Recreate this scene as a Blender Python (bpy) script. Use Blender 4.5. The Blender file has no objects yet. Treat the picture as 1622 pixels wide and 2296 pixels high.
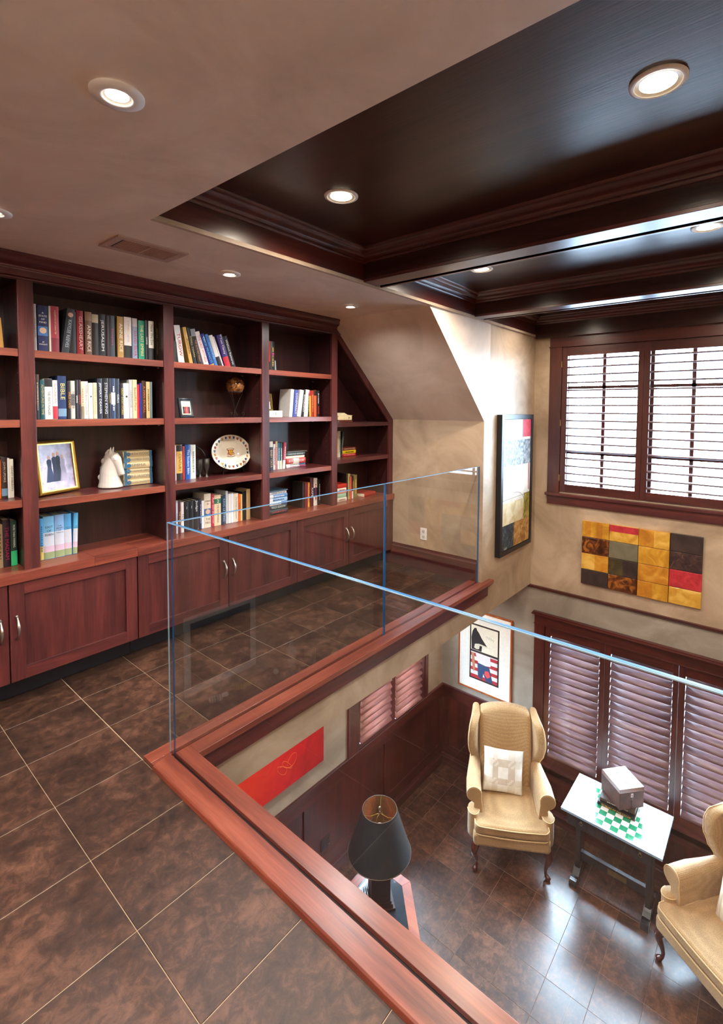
import bpy, bmesh, math, random
from mathutils import Vector, Matrix

# ------------------------------------------------------------------ camera, world, light, exposure
S = 1.55          # metres per measured unit (eye height above the loft floor)
sc = bpy.context.scene
col = sc.collection
cam_d = bpy.data.cameras.new('camera')
cam = bpy.data.objects.new('camera', cam_d)
col.objects.link(cam)
sc.camera = cam
cam_d.sensor_fit = 'VERTICAL'
cam_d.sensor_height = 36.0
cam_d.lens = 1091.87 / 2296 * 36.0
cam_d.shift_x = -(846.35 - 811.0) / 2296
cam_d.shift_y = -(1148.0 - 970.6) / 2296
cam_d.clip_start = 0.02
CR = ((0.636803, -0.770994, 0.006744), (-0.032967, -0.035971, -0.998809), (0.770318, 0.635823, -0.048324))
cam.matrix_world = Matrix(((CR[0][0], -CR[1][0], -CR[2][0], 0), (CR[0][1], -CR[1][1], -CR[2][1], 0),
                           (CR[0][2], -CR[1][2], -CR[2][2], S), (0, 0, 0, 1)))
world = bpy.data.worlds.new('world'); sc.world = world; world.use_nodes = True
wn = world.node_tree.nodes
# bright overcast sky above the horizon, paler ground below it
wl = world.node_tree.links
w_tc = wn.new('ShaderNodeTexCoord'); w_sx = wn.new('ShaderNodeSeparateXYZ'); wl.new(w_tc.outputs['Generated'], w_sx.inputs[0])
w_mr = wn.new('ShaderNodeMapRange'); w_mr.inputs[1].default_value = -0.03; w_mr.inputs[2].default_value = 0.03; wl.new(w_sx.outputs[2], w_mr.inputs[0])
w_mx = wn.new('ShaderNodeMix'); w_mx.data_type = 'RGBA'; wl.new(w_mr.outputs[0], w_mx.inputs[0])
w_mx.inputs[6].default_value = (0.19, 0.27, 0.36, 1); w_mx.inputs[7].default_value = (0.62, 0.82, 1.0, 1)
wl.new(w_mx.outputs[2], wn['Background'].inputs[0])
wn['Background'].inputs[1].default_value = 50.0
sc.view_settings.view_transform = 'Standard'
sc.view_settings.look = 'None'
sc.view_settings.exposure = 0.42
sc.view_settings.gamma = 1.0
sc.view_settings.use_curve_mapping = False
sc.cycles.use_denoising = True
sc.cycles.max_bounces = 10
sc.cycles.diffuse_bounces = 5
sc.cycles.glossy_bounces = 5
sc.cycles.transparent_max_bounces = 24
sc.cycles.caustics_reflective = False
sc.cycles.caustics_refractive = False
sc.cycles.sample_clamp_indirect = 12.0

# ------------------------------------------------------------------ helpers
ORG = {}
def org(o):
    return ORG.get(o.name, Vector((0, 0, 0))) if o is not None else Vector((0, 0, 0))

def tag(o, label=None, cat=None, group=None, kind=None):
    if label: o['label'] = label
    if cat: o['category'] = cat
    if group: o['group'] = group
    if kind: o['kind'] = kind
    return o

def thing(name, label, cat, loc=(0, 0, 0), rot=0.0, group=None, sc_=S):
    """An Empty at the base of a thing. loc in measured units."""
    o = bpy.data.objects.new(name, None)
    col.objects.link(o)
    o.empty_display_size = 0.05
    o.location = Vector(loc) * sc_
    o.rotation_euler = (0, 0, rot)
    ORG[o.name] = Vector(loc) * sc_ if rot == 0 else Vector((0, 0, 0))
    return tag(o, label, cat, group)

class MB:
    """Collects shapes; build() links them as one mesh object."""
    def __init__(self, k=S):
        self.v = []; self.f = []; self.m = []; self.k = k; self.cur = 0
    def add(self, vs, fs):
        b = len(self.v)
        self.v += [tuple(v) for v in vs]
        self.f += [tuple(b + i for i in f) for f in fs]
        self.m += [self.cur] * len(fs)
        return self
    def box(self, x0, x1, y0, y1, z0, z1):
        if x0 > x1: x0, x1 = x1, x0
        if y0 > y1: y0, y1 = y1, y0
        if z0 > z1: z0, z1 = z1, z0
        return self.add([(x0, y0, z0), (x1, y0, z0), (x1, y1, z0), (x0, y1, z0), (x0, y0, z1), (x1, y0, z1), (x1, y1, z1), (x0, y1, z1)],
                        [(0, 3, 2, 1), (4, 5, 6, 7), (0, 1, 5, 4), (1, 2, 6, 5), (2, 3, 7, 6), (3, 0, 4, 7)])
    def prism(self, pts, axis, a, b):
        """extrude a 2D polygon; axis 0: pts are (y,z); 1: (x,z); 2: (x,y)"""
        n = len(pts)
        def mk(p, t):
            return (t, p[0], p[1]) if axis == 0 else ((p[0], t, p[1]) if axis == 1 else (p[0], p[1], t))
        vs = [mk(p, a) for p in pts] + [mk(p, b) for p in pts]
        fs = [tuple(range(n))[::-1], tuple(range(n, 2 * n))]
        for i in range(n):
            j = (i + 1) % n
            fs.append((i, j, n + j, n + i))
        return self.add(vs, fs)
    def tube(self, path, r, n=8, caps=True):
        """r: number or list"""
        P = [Vector(p) for p in path]
        rr = r if isinstance(r, (list, tuple)) else [r] * len(P)
        rings = []
        up = Vector((0, 0, 1))
        prev = None
        for i, p in enumerate(P):
            t = (P[min(i + 1, len(P) - 1)] - P[max(i - 1, 0)])
            if t.length < 1e-9: t = Vector((0, 0, 1))
            t.normalize()
            if prev is None:
                a = t.cross(up if abs(t.z) < 0.9 else Vector((1, 0, 0))).normalized()
            else:
                a = (prev - t * prev.dot(t))
                if a.length < 1e-6: a = t.cross(Vector((1, 0, 0)))
                a.normalize()
            prev = a
            b = t.cross(a)
            rings.append([p + (a * math.cos(2 * math.pi * k / n) + b * math.sin(2 * math.pi * k / n)) * rr[i] for k in range(n)])
        vs = [q for ring in rings for q in ring]
        fs = []
        for i in range(len(P) - 1):
            for k in range(n):
                k2 = (k + 1) % n
                fs.append((i * n + k, i * n + k2, (i + 1) * n + k2, (i + 1) * n + k))
        if caps:
            fs.append(tuple(range(n))[::-1]); fs.append(tuple((len(P) - 1) * n + k for k in range(n)))
        return self.add(vs, fs)
    def lathe(self, prof, c=(0, 0, 0), n=24, sx=1.0, sy=1.0, caps=True):
        """prof: list of (radius, z)"""
        vs = []; fs = []
        for (r, z) in prof:
            for k in range(n):
                a = 2 * math.pi * k / n
                vs.append((c[0] + r * sx * math.cos(a), c[1] + r * sy * math.sin(a), c[2] + z))
        for i in range(len(prof) - 1):
            for k in range(n):
                k2 = (k + 1) % n
                fs.append((i * n + k, i * n + k2, (i + 1) * n + k2, (i + 1) * n + k))
        if caps and prof[0][0] > 1e-6: fs.append(tuple(range(n))[::-1])
        if caps and prof[-1][0] > 1e-6: fs.append(tuple((len(prof) - 1) * n + k for k in range(n)))
        return self.add(vs, fs)
    def rbox(self, c, d, r, n=5, fn=None):
        """rounded box, centre c, dims d, corner radius r, optional deform fn(x,y,z)->(x,y,z) in local coords"""
        h = [x / 2 for x in d]
        def samples(hh):
            rr = min(r, hh * 0.999)
            k = 4
            a = [-hh + rr * (1 - math.cos(math.pi / 2 * i / k)) for i in range(k + 1)]
            inner = [-hh + rr + (2 * hh - 2 * rr) * i / n for i in range(1, n)]
            b = [-x for x in a[::-1]]
            return a + inner + b
        ax = [samples(x) for x in h]
        cache = {}
        vs = []; fs = []
        def vert(p):
            key = (round(p[0], 6), round(p[1], 6), round(p[2], 6))
            if key in cache: return cache[key]
            q = [max(-h[i] + min(r, h[i] * .999), min(h[i] - min(r, h[i] * .999), p[i])) for i in range(3)]
            dv = Vector([p[i] - q[i] for i in range(3)])
            # scale so that the largest axis offset keeps a spherical corner
            if dv.length > 1e-9:
                rr = [min(r, h[i] * .999) for i in range(3)]
                u = Vector([dv[i] / rr[i] for i in range(3)])
                L = u.length; mx = max(abs(x) for x in u)
                u = u / L * mx if L > 0 else u
                dv = Vector([u[i] * rr[i] for i in range(3)])
            w = [q[i] + dv[i] for i in range(3)]
            if fn: w = fn(*w)
            cache[key] = len(vs)
            vs.append((w[0] + c[0], w[1] + c[1], w[2] + c[2]))
            return cache[key]
        for a in range(3):
            b, e = (a + 1) % 3, (a + 2) % 3
            for sgn in (-1, 1):
                for i in range(len(ax[b]) - 1):
                    for j in range(len(ax[e]) - 1):
                        quad = []
                        for (ii, jj) in ((i, j), (i + 1, j), (i + 1, j + 1), (i, j + 1)):
                            p = [0, 0, 0]; p[a] = sgn * h[a]; p[b] = ax[b][ii]; p[e] = ax[e][jj]
                            quad.append(vert(p))
                        if sgn < 0: quad = quad[::-1]
                        if len(set(quad)) > 2: fs.append(tuple(dict.fromkeys(quad)))
        return self.add(vs, fs)
    def xf(self, M, start=0):
        for i in range(start, len(self.v)):
            self.v[i] = tuple(M @ Vector(self.v[i]))
        return self
    def build(self, name, mats, parent=None, origin=None, smooth=False, bev=0.0, rel=False):
        """verts are world coordinates in units of k; parent's origin is subtracted unless rel"""
        me = bpy.data.meshes.new(name)
        k = self.k
        o3 = Vector((0, 0, 0))
        if rel: base = Vector((0, 0, 0))
        elif parent is not None: base = org(parent)
        else: base = Vector((0, 0, 0))
        if origin == 'auto':
            xs = [v[0] for v in self.v]; ys = [v[1] for v in self.v]; zs = [v[2] for v in self.v]
            o3 = Vector(((min(xs) + max(xs)) / 2, (min(ys) + max(ys)) / 2, min(zs))) * k - base
        me.from_pydata([tuple(Vector(v) * k - base - o3) for v in self.v], [], self.f)
        if not isinstance(mats, (list, tuple)): mats = [mats]
        for m in mats: me.materials.append(m)
        if len(mats) > 1: me.polygons.foreach_set('material_index', self.m)
        if smooth is True:
            me.polygons.foreach_set('use_smooth', [True] * len(me.polygons))
        me.update()
        o = bpy.data.objects.new(name, me)
        col.objects.link(o)
        if smooth == 'auto':
            me.polygons.foreach_set('use_smooth', [True] * len(me.polygons))
            try:
                me.set_sharp_from_angle(angle=math.radians(38))
            except Exception: pass
        if parent is not None: o.parent = parent
        o.location = o3
        ORG[o.name] = base + o3
        if bev:
            b = o.modifiers.new('bevel', 'BEVEL'); b.width = bev; b.segments = 2; b.limit_method = 'ANGLE'
        return o

def dup(o, parent=None):
    c = o.copy(); col.objects.link(c); c.parent = parent
    ORG[c.name] = org(o)
    for k in ('label', 'category', 'group'):
        pass
    for ch in list(o.children):
        dup(ch, c)
    return c

def text_mesh(name, body, size, mat, parent, loc, rot, xs=1.0, align='CENTER', font_bold=0.0, spacing=1.0, line=0.9):
    cu = bpy.data.curves.new(name, 'FONT')
    cu.body = body; cu.size = size; cu.align_x = align; cu.align_y = 'CENTER'
    cu.resolution_u = 2; cu.extrude = 0.0002; cu.offset = font_bold
    cu.space_character = spacing; cu.space_line = line
    tmp = bpy.data.objects.new(name, cu)
    me = bpy.data.meshes.new_from_object(tmp)
    bpy.data.objects.remove(tmp); bpy.data.curves.remove(cu)
    if xs != 1.0:
        for v in me.vertices: v.co.x *= xs
    me.materials.clear(); me.materials.append(mat)
    o = bpy.data.objects.new(name, me)
    col.objects.link(o)
    o.parent = parent
    o.location = loc; o.rotation_euler = rot
    return o

# ------------------------------------------------------------------ materials
def srgb(h):
    if isinstance(h, str): c = [int(h[i:i + 2], 16) / 255 for i in (0, 2, 4)]
    else: c = [x / 255 for x in h]
    return tuple(x / 12.92 if x <= 0.04045 else ((x + 0.055) / 1.055) ** 2.4 for x in c)

MATS = {}
def new_mat(name):
    m = bpy.data.materials.new(name); m.use_nodes = True
    nt = m.node_tree
    return m, nt, nt.nodes['Principled BSDF']

def plain(colr, rough=0.5, metal=0.0, spec=0.5, name=None, emit=0.0, coat=0.0):
    key = (colr, rough, metal, spec, emit, coat)
    if key in MATS: return MATS[key]
    m, nt, b = new_mat(name or 'plain_%s' % (colr if isinstance(colr, str) else '%d_%d_%d' % tuple(colr)))
    c = srgb(colr)
    # slight procedural variation so that nothing is perfectly flat
    tc = nt.nodes.new('ShaderNodeTexCoord'); nz = nt.nodes.new('ShaderNodeTexNoise')
    nz.inputs['Scale'].default_value = 35; nz.inputs['Detail'].default_value = 3
    nt.links.new(tc.outputs['Object'], nz.inputs['Vector'])
    mr = nt.nodes.new('ShaderNodeMapRange'); mr.inputs[3].default_value = 0.88; mr.inputs[4].default_value = 1.1
    nt.links.new(nz.outputs[0], mr.inputs[0])
    mx = nt.nodes.new('ShaderNodeVectorMath'); mx.operation = 'SCALE'
    mx.inputs[0].default_value = c; nt.links.new(mr.outputs[0], mx.inputs['Scale'])
    nt.links.new(mx.outputs[0], b.inputs['Base Color'])
    b.inputs['Roughness'].default_value = rough; b.inputs['Metallic'].default_value = metal
    b.inputs['Specular IOR Level'].default_value = spec
    b.inputs['Coat Weight'].default_value = coat
    if emit:
        b.inputs['Emission Color'].default_value = (*c, 1); b.inputs['Emission Strength'].default_value = emit
    MATS[key] = m
    return m

def ramp(nt, src, stops):
    r = nt.nodes.new('ShaderNodeValToRGB')
    el = r.color_ramp.elements
    while len(el) < len(stops): el.new(0.5)
    for e, (p, c) in zip(el, stops):
        e.position = p; e.color = (*srgb(c), 1)
    nt.links.new(src, r.inputs[0])
    return r.outputs[0]

def obj_coord(nt, scale, rnd=True):
    tc = nt.nodes.new('ShaderNodeTexCoord')
    mp = nt.nodes.new('ShaderNodeMapping'); mp.inputs['Scale'].default_value = scale
    nt.links.new(tc.outputs['Object'], mp.inputs[0])
    if rnd:
        oi = nt.nodes.new('ShaderNodeObjectInfo'); mm = nt.nodes.new('ShaderNodeMath'); mm.operation = 'MULTIPLY'
        mm.inputs[1].default_value = 37.0
        nt.links.new(oi.outputs['Random'], mm.inputs[0])
        nt.links.new(mm.outputs[0], mp.inputs['Location'])
    return mp.outputs[0]

def wood(axis, dark='2a1012', mid='4e2121', light='6c302b', rough=0.33, name='wood', coat=0.25, fine=1.0):
    key = (name, axis, dark, mid, light, rough)
    if key in MATS: return MATS[key]
    m, nt, b = new_mat('%s_%s' % (name, 'xyz'[axis]))
    s = [9.0 * fine] * 3; s[axis] = 0.7 * fine
    v = obj_coord(nt, s)
    n1 = nt.nodes.new('ShaderNodeTexNoise'); n1.inputs['Scale'].default_value = 1.6; n1.inputs['Detail'].default_value = 5
    n1.inputs['Distortion'].default_value = 0.6
    nt.links.new(v, n1.inputs['Vector'])
    s2 = [95.0 * fine] * 3; s2[axis] = 5.0 * fine
    v2 = obj_coord(nt, s2)
    n2 = nt.nodes.new('ShaderNodeTexNoise'); n2.inputs['Scale'].default_value = 1.5; n2.inputs['Detail'].default_value = 3
    nt.links.new(v2, n2.inputs['Vector'])
    mx = nt.nodes.new('ShaderNodeMix'); mx.inputs[0].default_value = 0.3
    nt.links.new(n1.outputs[0], mx.inputs[2]); nt.links.new(n2.outputs[0], mx.inputs[3])
    c = ramp(nt, mx.outputs[0], [(0.3, dark), (0.5, mid), (0.72, light)])
    nt.links.new(c, b.inputs['Base Color'])
    b.inputs['Roughness'].default_value = rough
    b.inputs['Coat Weight'].default_value = coat; b.inputs['Coat Roughness'].default_value = 0.25
    bp = nt.nodes.new('ShaderNodeBump'); bp.inputs['Strength'].default_value = 0.04; bp.inputs['Distance'].default_value = 0.01
    nt.links.new(n2.outputs[0], bp.inputs['Height']); nt.links.new(bp.outputs[0], b.inputs['Normal'])
    MATS[key] = m
    return m

def plaster(name, dark, mid, light, rough=0.55, bump=0.25):
    m, nt, b = new_mat(name)
    v = obj_coord(nt, (1, 1, 1), False)
    n1 = nt.nodes.new('ShaderNodeTexNoise'); n1.inputs['Scale'].default_value = 1.7; n1.inputs['Detail'].default_value = 7
    n1.inputs['Roughness'].default_value = 0.62; n1.inputs['Distortion'].default_value = 1.1
    nt.links.new(v, n1.inputs['Vector'])
    c = ramp(nt, n1.outputs[0], [(0.33, dark), (0.52, mid), (0.7, light)])
    nt.links.new(c, b.inputs['Base Color'])
    b.inputs['Roughness'].default_value = rough
    n2 = nt.nodes.new('ShaderNodeTexNoise'); n2.inputs['Scale'].default_value = 6; n2.inputs['Detail'].default_value = 6
    n2.inputs['Distortion'].default_value = 2.2
    nt.links.new(v, n2.inputs['Vector'])
    bp = nt.nodes.new('ShaderNodeBump'); bp.inputs['Strength'].default_value = bump; bp.inputs['Distance'].default_value = 0.02
    nt.links.new(n2.outputs[0], bp.inputs['Height']); nt.links.new(bp.outputs[0], b.inputs['Normal'])
    return m

def leather(name, rough, cols=('28170f', '4c3023', '7c523b'), coat=0.0):
    m, nt, b = new_mat(name)
    v = obj_coord(nt, (1, 1, 1), True)
    n1 = nt.nodes.new('ShaderNodeTexNoise'); n1.inputs['Scale'].default_value = 21; n1.inputs['Detail'].default_value = 12
    n1.inputs['Roughness'].default_value = 0.74; n1.inputs['Distortion'].default_value = 0.45
    nt.links.new(v, n1.inputs['Vector'])
    n3 = nt.nodes.new('ShaderNodeTexNoise'); n3.inputs['Scale'].default_value = 4.5; n3.inputs['Detail'].default_value = 3
    nt.links.new(v, n3.inputs['Vector'])
    mx = nt.nodes.new('ShaderNodeMix'); mx.inputs[0].default_value = 0.36
    nt.links.new(n1.outputs[0], mx.inputs[2]); nt.links.new(n3.outputs[0], mx.inputs[3])
    c = ramp(nt, mx.outputs[0], [(0.36, cols[0]), (0.5, cols[1]), (0.64, cols[2])])
    nt.links.new(c, b.inputs['Base Color'])
    b.inputs['Roughness'].default_value = rough; b.inputs['Coat Weight'].default_value = coat; b.inputs['Coat Roughness'].default_value = .24
    vo = nt.nodes.new('ShaderNodeTexVoronoi'); vo.feature = 'DISTANCE_TO_EDGE'; vo.inputs['Scale'].default_value = 26
    wv = nt.nodes.new('ShaderNodeVectorMath'); wv.operation = 'MULTIPLY_ADD'
    nt.links.new(n1.outputs['Color'], wv.inputs[0]); wv.inputs[1].default_value = (0.35, 0.35, 0.35); nt.links.new(v, wv.inputs[2])
    nt.links.new(wv.outputs[0], vo.inputs['Vector'])
    bp = nt.nodes.new('ShaderNodeBump'); bp.inputs['Strength'].default_value = 0.2; bp.inputs['Distance'].default_value = 0.004
    nt.links.new(n1.outputs[0], bp.inputs['Height'])
    nt.links.new(bp.outputs[0], b.inputs['Normal'])
    return m

def thin_glass(name, tint=(0.95, 0.975, 0.98), rough=0.0, ior=1.85):
    m = bpy.data.materials.new(name); m.use_nodes = True
    nt = m.node_tree; nt.nodes.clear()
    out = nt.nodes.new('ShaderNodeOutputMaterial')
    tr = nt.nodes.new('ShaderNodeBsdfTransparent'); tr.inputs[0].default_value = (*tint, 1)
    gl = nt.nodes.new('ShaderNodeBsdfGlossy'); gl.inputs['Roughness'].default_value = rough
    fr = nt.nodes.new('ShaderNodeFresnel')
    ge = nt.nodes.new('ShaderNodeNewGeometry'); mr = nt.nodes.new('ShaderNodeMapRange')
    mr.inputs[3].default_value = ior; mr.inputs[4].default_value = 1 / ior
    nt.links.new(ge.outputs['Backfacing'], mr.inputs[0]); nt.links.new(mr.outputs[0], fr.inputs[0])
    mx = nt.nodes.new('ShaderNodeMixShader')
    nt.links.new(fr.outputs[0], mx.inputs[0]); nt.links.new(tr.outputs[0], mx.inputs[1]); nt.links.new(gl.outputs[0], mx.inputs[2])
    nt.links.new(mx.outputs[0], out.inputs[0])
    return m

W = [wood(0), wood(1), wood(2)]
WD = [wood(i, '2a100d', '461a15', '5c241b', 0.34, 'dark_wood') for i in range(3)]       # coffers and wainscot
WC = [wood(i, '1c0b09', '321512', '45201a', 0.3, 'coffer_wood', 0.1) for i in range(3)]
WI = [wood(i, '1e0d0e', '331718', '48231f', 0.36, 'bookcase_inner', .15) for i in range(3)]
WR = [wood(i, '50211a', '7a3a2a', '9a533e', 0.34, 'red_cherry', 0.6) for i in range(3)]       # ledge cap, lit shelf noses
M_plaster = plaster('tan_plaster', '95806a', 'ad9780', 'bfaa94', 0.5, 0.07)
M_ceil = plaster('brightened_plaster', 'c6b4a4', 'd6c5b6', 'e2d3c5', 0.5, 0.06)  # wall plaster coloured lighter, standing in for light on the ceiling
M_grey = plaster('grey_plaster', '857c71', '968d82', 'aaa196', 0.45, 0.14)
M_tile_up = leather('leather_tile', 0.42, ('20130e', '3e281e', '674636'))
M_tile_lo = leather('leather_tile_polished', 0.38, ('2a1811', '4e3124', '7c523d'), 0.8)
M_grout = plain('b09c80', 0.8, name='grout')
M_grout_lo = plain('9a8068', 0.8, name='grout_low')
M_black = plain('141318', 0.4, name='black_paint')
M_white = plain('e8e6e2', 0.4, name='white_enamel')
M_nickel = plain('b8b2a8', 0.28, 1.0, name='brushed_nickel')
M_glass = thin_glass('glass_panel')
M_pane = thin_glass('window_glass', (0.97, 0.99, 1.0))
M_kick = plain('16151c', 0.35, name='kick')

# ------------------------------------------------------------------ the setting
Zc = 1.49; YC = 1.285; XK = 2.506; X1 = 3.229; ZF = -1.79; YL = 1.98; YR = -0.95; XB = -1.5; YW = 2.135
def struct(mb, name, mats, bev=0.0, smooth=False):
    o = mb.build(name, mats, bev=bev, smooth=smooth)
    o['kind'] = 'structure'
    return o

# loft floor: slab with grout bed, tiles as parts
b = MB(); b.box(XB, 0.612, YR, YW + .03, -0.19, -0.0011); b.box(0.612, XK + .0, 1.362, YW + .03, -0.19, -0.0011)
floor = struct(b, 'floor', M_grout)
tile_meshes = {}
def lay_tiles(parent, xs, ys, z, th, gap, mat, clip, limit=290):
    n = 0
    for i in range(len(xs) - 1):
        for j in range(len(ys) - 1):
            c = clip(xs[i], xs[i + 1], ys[j], ys[j + 1])
            for (x0, x1, y0, y1) in c:
                if x1 - x0 < 0.01 or y1 - y0 < 0.01: continue
                w = round((x1 - x0 - gap) * S, 4); d = round((y1 - y0 - gap) * S, 4)
                key = (w, d, mat.name)
                if key not in tile_meshes:
                    m = MB(1.0); bb = 0.0012
                    m.add([(-w / 2, -d / 2, -th), (w / 2, -d / 2, -th), (w / 2, d / 2, -th), (-w / 2, d / 2, -th),
                           (-w / 2, -d / 2, -bb), (w / 2, -d / 2, -bb), (w / 2, d / 2, -bb), (-w / 2, d / 2, -bb),
                           (-w / 2 + bb, -d / 2 + bb, 0), (w / 2 - bb, -d / 2 + bb, 0), (w / 2 - bb, d / 2 - bb, 0), (-w / 2 + bb, d / 2 - bb, 0)],
                          [(0, 1, 5, 4), (1, 2, 6, 5), (2, 3, 7, 6), (3, 0, 4, 7), (4, 5, 9, 8), (5, 6, 10, 9), (6, 7, 11, 10), (7, 4, 8, 11), (8, 9, 10, 11)])
                    me = bpy.data.meshes.new('tile'); me.from_pydata(m.v, [], m.f); me.materials.append(mat)
                    tile_meshes[key] = me
                o = bpy.data.objects.new('tile', tile_meshes[key]); col.objects.link(o)
                o.parent = parent
                o.location = Vector(((x0 + x1) / 2 * S, (y0 + y1) / 2 * S, z * S)) - org(parent)
                n += 1
    return n
def clip_up(x0, x1, y0, y1):
    out = []
    if x0 < 0.612: out.append((x0, min(x1, 0.612), y0, y1))
    if x1 > 0.612 and y1 > 1.362: out.append((max(x0, 0.612), x1, max(y0, 1.362), y1))
    return out
xs = [0.394 + .217 * k for k in range(-8, 10)] + [XK]
ys = [1.1385 + .225 * k for k in range(-9, 4)] + [2.03]
lay_tiles(floor, xs, ys, 0.0, 0.0017, 0.0014, M_tile_up, clip_up)
b = MB(); b.box(1.0, X1 + .05, YR, YL + .05, ZF - .05, ZF - .0011)
b.box(XB, 1.0, YR, YL + .05, ZF - .05, ZF - .0011)
floor_low = struct(b, 'floor_lower', M_grout_lo)
xs = [2.286 + .1945 * k for k in range(-8, 6)]
ys = [1.3855 + .1985 * k for k in range(-11, 4)]
lay_tiles(floor_low, xs, ys, ZF, 0.0017, 0.0009, M_tile_lo, lambda a, b_, c, d: [(a, min(b_, X1), max(c, YR), min(d, YL))])

# walls of the loft
b = MB(); b.box(XB, XK + .04, YW + .01, YW + .06, -0.19, Zc)
struct(b, 'wall_left', M_plaster)
b = MB(); b.box(XB - .05, XB, YR, YW + .06, ZF, 1.62)
struct(b, 'wall_back', M_plaster)
b = MB(); b.box(XB, X1 + .05, YR - .05, YR, ZF, 1.62)
struct(b, 'wall_right', M_plaster)
# knee wall (end of the loft) and its sloped ceiling
b = MB(); b.box(XK, XK + .06, YC, YW + .06, -0.19, 0.936)
struct(b, 'wall_knee', M_plaster)
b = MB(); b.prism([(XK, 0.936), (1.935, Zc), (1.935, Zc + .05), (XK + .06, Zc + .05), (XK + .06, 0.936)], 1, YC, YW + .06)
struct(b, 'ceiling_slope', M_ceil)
# tall wall beside the stair well: hangs from ceiling down to the soffit
ZS = -0.196
b = MB()
b.prism([(0.675, ZS), (X1, ZS), (X1, 1.5), (1.935, 1.5), (1.935, Zc), (XK + .03, 0.94), (XK + .03, -0.004), (0.675, -0.004)], 1, YC + .001, YC + .05)
struct(b, 'wall_well', M_plaster)
b = MB(); b.box(XB, X1, YC + .05, YL + .05, ZS, ZS + .006)
struct(b, 'ceiling_lower_left', M_grey)
b = MB(); b.box(XB, 0.66, YR, YC + .05, ZS - .006, ZS)
struct(b, 'ceiling_lower', M_plaster)
# wall under the loft (left wall of the lower room) with a window hole
LWx0, LWx1, LWz0, LWz1 = 2.225, 2.93, -1.15, -0.42
b = MB()
b.box(XB, LWx0, YL, YL + .05, ZF, ZS); b.box(LWx1, X1 + .05, YL, YL + .05, ZF, ZS)
b.box(LWx0, LWx1, YL, YL + .05, ZF, LWz0); b.box(LWx0, LWx1, YL, YL + .05, LWz1, ZS)
struct(b, 'wall_lower_left', M_plaster)
# far wall, two window openings
UY0, UY1, UZ0, UZ1 = 0.150, 1.103, 0.465, 1.414        # upper window opening
VY0, VY1, VZ0, VZ1 = 0.0, 1.174, -1.405, -0.45         # lower window opening
b = MB(); T = .06
b.box(X1, X1 + T, YR, UY0, -0.2, 1.62); b.box(X1, X1 + T, UY1, YC + .05, -0.2, 1.62)
b.box(X1, X1 + T, UY0, UY1, -0.2, UZ0); b.box(X1, X1 + T, UY0, UY1, UZ1, 1.62)
struct(b, 'wall_far', M_plaster)
b = MB()
b.box(X1, X1 + T, YR, VY0, ZF, -0.2); b.box(X1, X1 + T, VY1, YL + .05, ZF, -0.2)
b.box(X1, X1 + T, VY0, VY1, ZF, VZ0); b.box(X1, X1 + T, VY0, VY1, VZ1, -0.2)
struct(b, 'wall_far_lower', M_grey)

# plaster ceiling with the square cut for the coffered part
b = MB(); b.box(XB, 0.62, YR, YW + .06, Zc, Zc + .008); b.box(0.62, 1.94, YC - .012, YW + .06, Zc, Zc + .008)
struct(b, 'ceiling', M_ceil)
# thin light plaster bead along the cut
b = MB(); b.box(0.62, X1, YC - .014, YC + .0, Zc - .001, Zc + .012)
struct(b, 'trim_1', M_plaster)

# coffered ceiling: tray, beams, crown mouldings as parts
b = MB(); b.box(0.60, X1 + .05, YR, YC + .05, 1.612, 1.63)
coffer = struct(b, 'ceiling_coffered', WC[1])
ZB = 1.499
YF = YC - .012
def part(mb, name, mat, parent, bev=0.0, smooth=False):
    return mb.build(name, mat, parent, bev=bev, smooth=smooth)
m = MB(); m.box(0.60, X1, YF, YF + .04, ZB, 1.612); part(m, 'fascia', WD[0], coffer)
m = MB(); m.box(0.595, 0.622, YR, YF, ZB, 1.612); part(m, 'fascia', WC[1], coffer)
m = MB(); m.box(3.192, X1, YR, YF, ZB - .022, 1.612); part(m, 'fascia', WC[1], coffer)
for (x0, x1) in ((1.452, 1.565), (2.352, 2.465)):
    m = MB()
    m.box(x0, x0 + .012, YR, YF, ZB, 1.612); m.box(x1 - .012, x1, YR, YF, ZB - .002, 1.612)
    part(m, 'beam_side', WC[1], coffer)
    m = MB(); m.box(x0 - .002, x0 + .078, YR, YF, ZB - .004, ZB + .008); part(m, 'beam_board', W[1], coffer, bev=.002)
    m = MB(); m.box(x0 + .078, x1, YR, YF, ZB + .010, ZB + .016); part(m, 'beam_groove', WC[1], coffer)
    m = MB(); m.box(x1 - .012, x1 + .001, YR, YF, ZB - .004, ZB + .01); part(m, 'beam_bead', W[1], coffer, bev=.002)
CP = [(0, 1.566), (.005, 1.566), (.008, 1.570), (.008, 1.575), (.014, 1.577), (.016, 1.582), (.020, 1.586), (.028, 1.590), (.036, 1.597), (.041, 1.603), (.045, 1.6045), (.048, 1.607), (.050, 1.612), (0, 1.612)]
def crown_ring(x0, x1, y0, y1, prof, name, mat, parent):
    m = MB(); n = len(prof)
    for (o, z) in prof:
        m.v += [(x0 + o, y0 + o, z), (x1 - o, y0 + o, z), (x1 - o, y1 - o, z), (x0 + o, y1 - o, z)]
    for i in range(n - 1):
        for k in range(4):
            k2 = (k + 1) % 4
            m.f.append((i * 4 + k, i * 4 + k2, (i + 1) * 4 + k2, (i + 1) * 4 + k)); m.m.append(0)
    return part(m, name, mat, parent, smooth='auto')
for (x0, x1) in ((0.622, 1.452), (1.565, 2.352), (2.465, 3.192)):
    crown_ring(x0, x1, YR, YF, CP, 'crown_moulding', WD[1], coffer)

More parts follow.
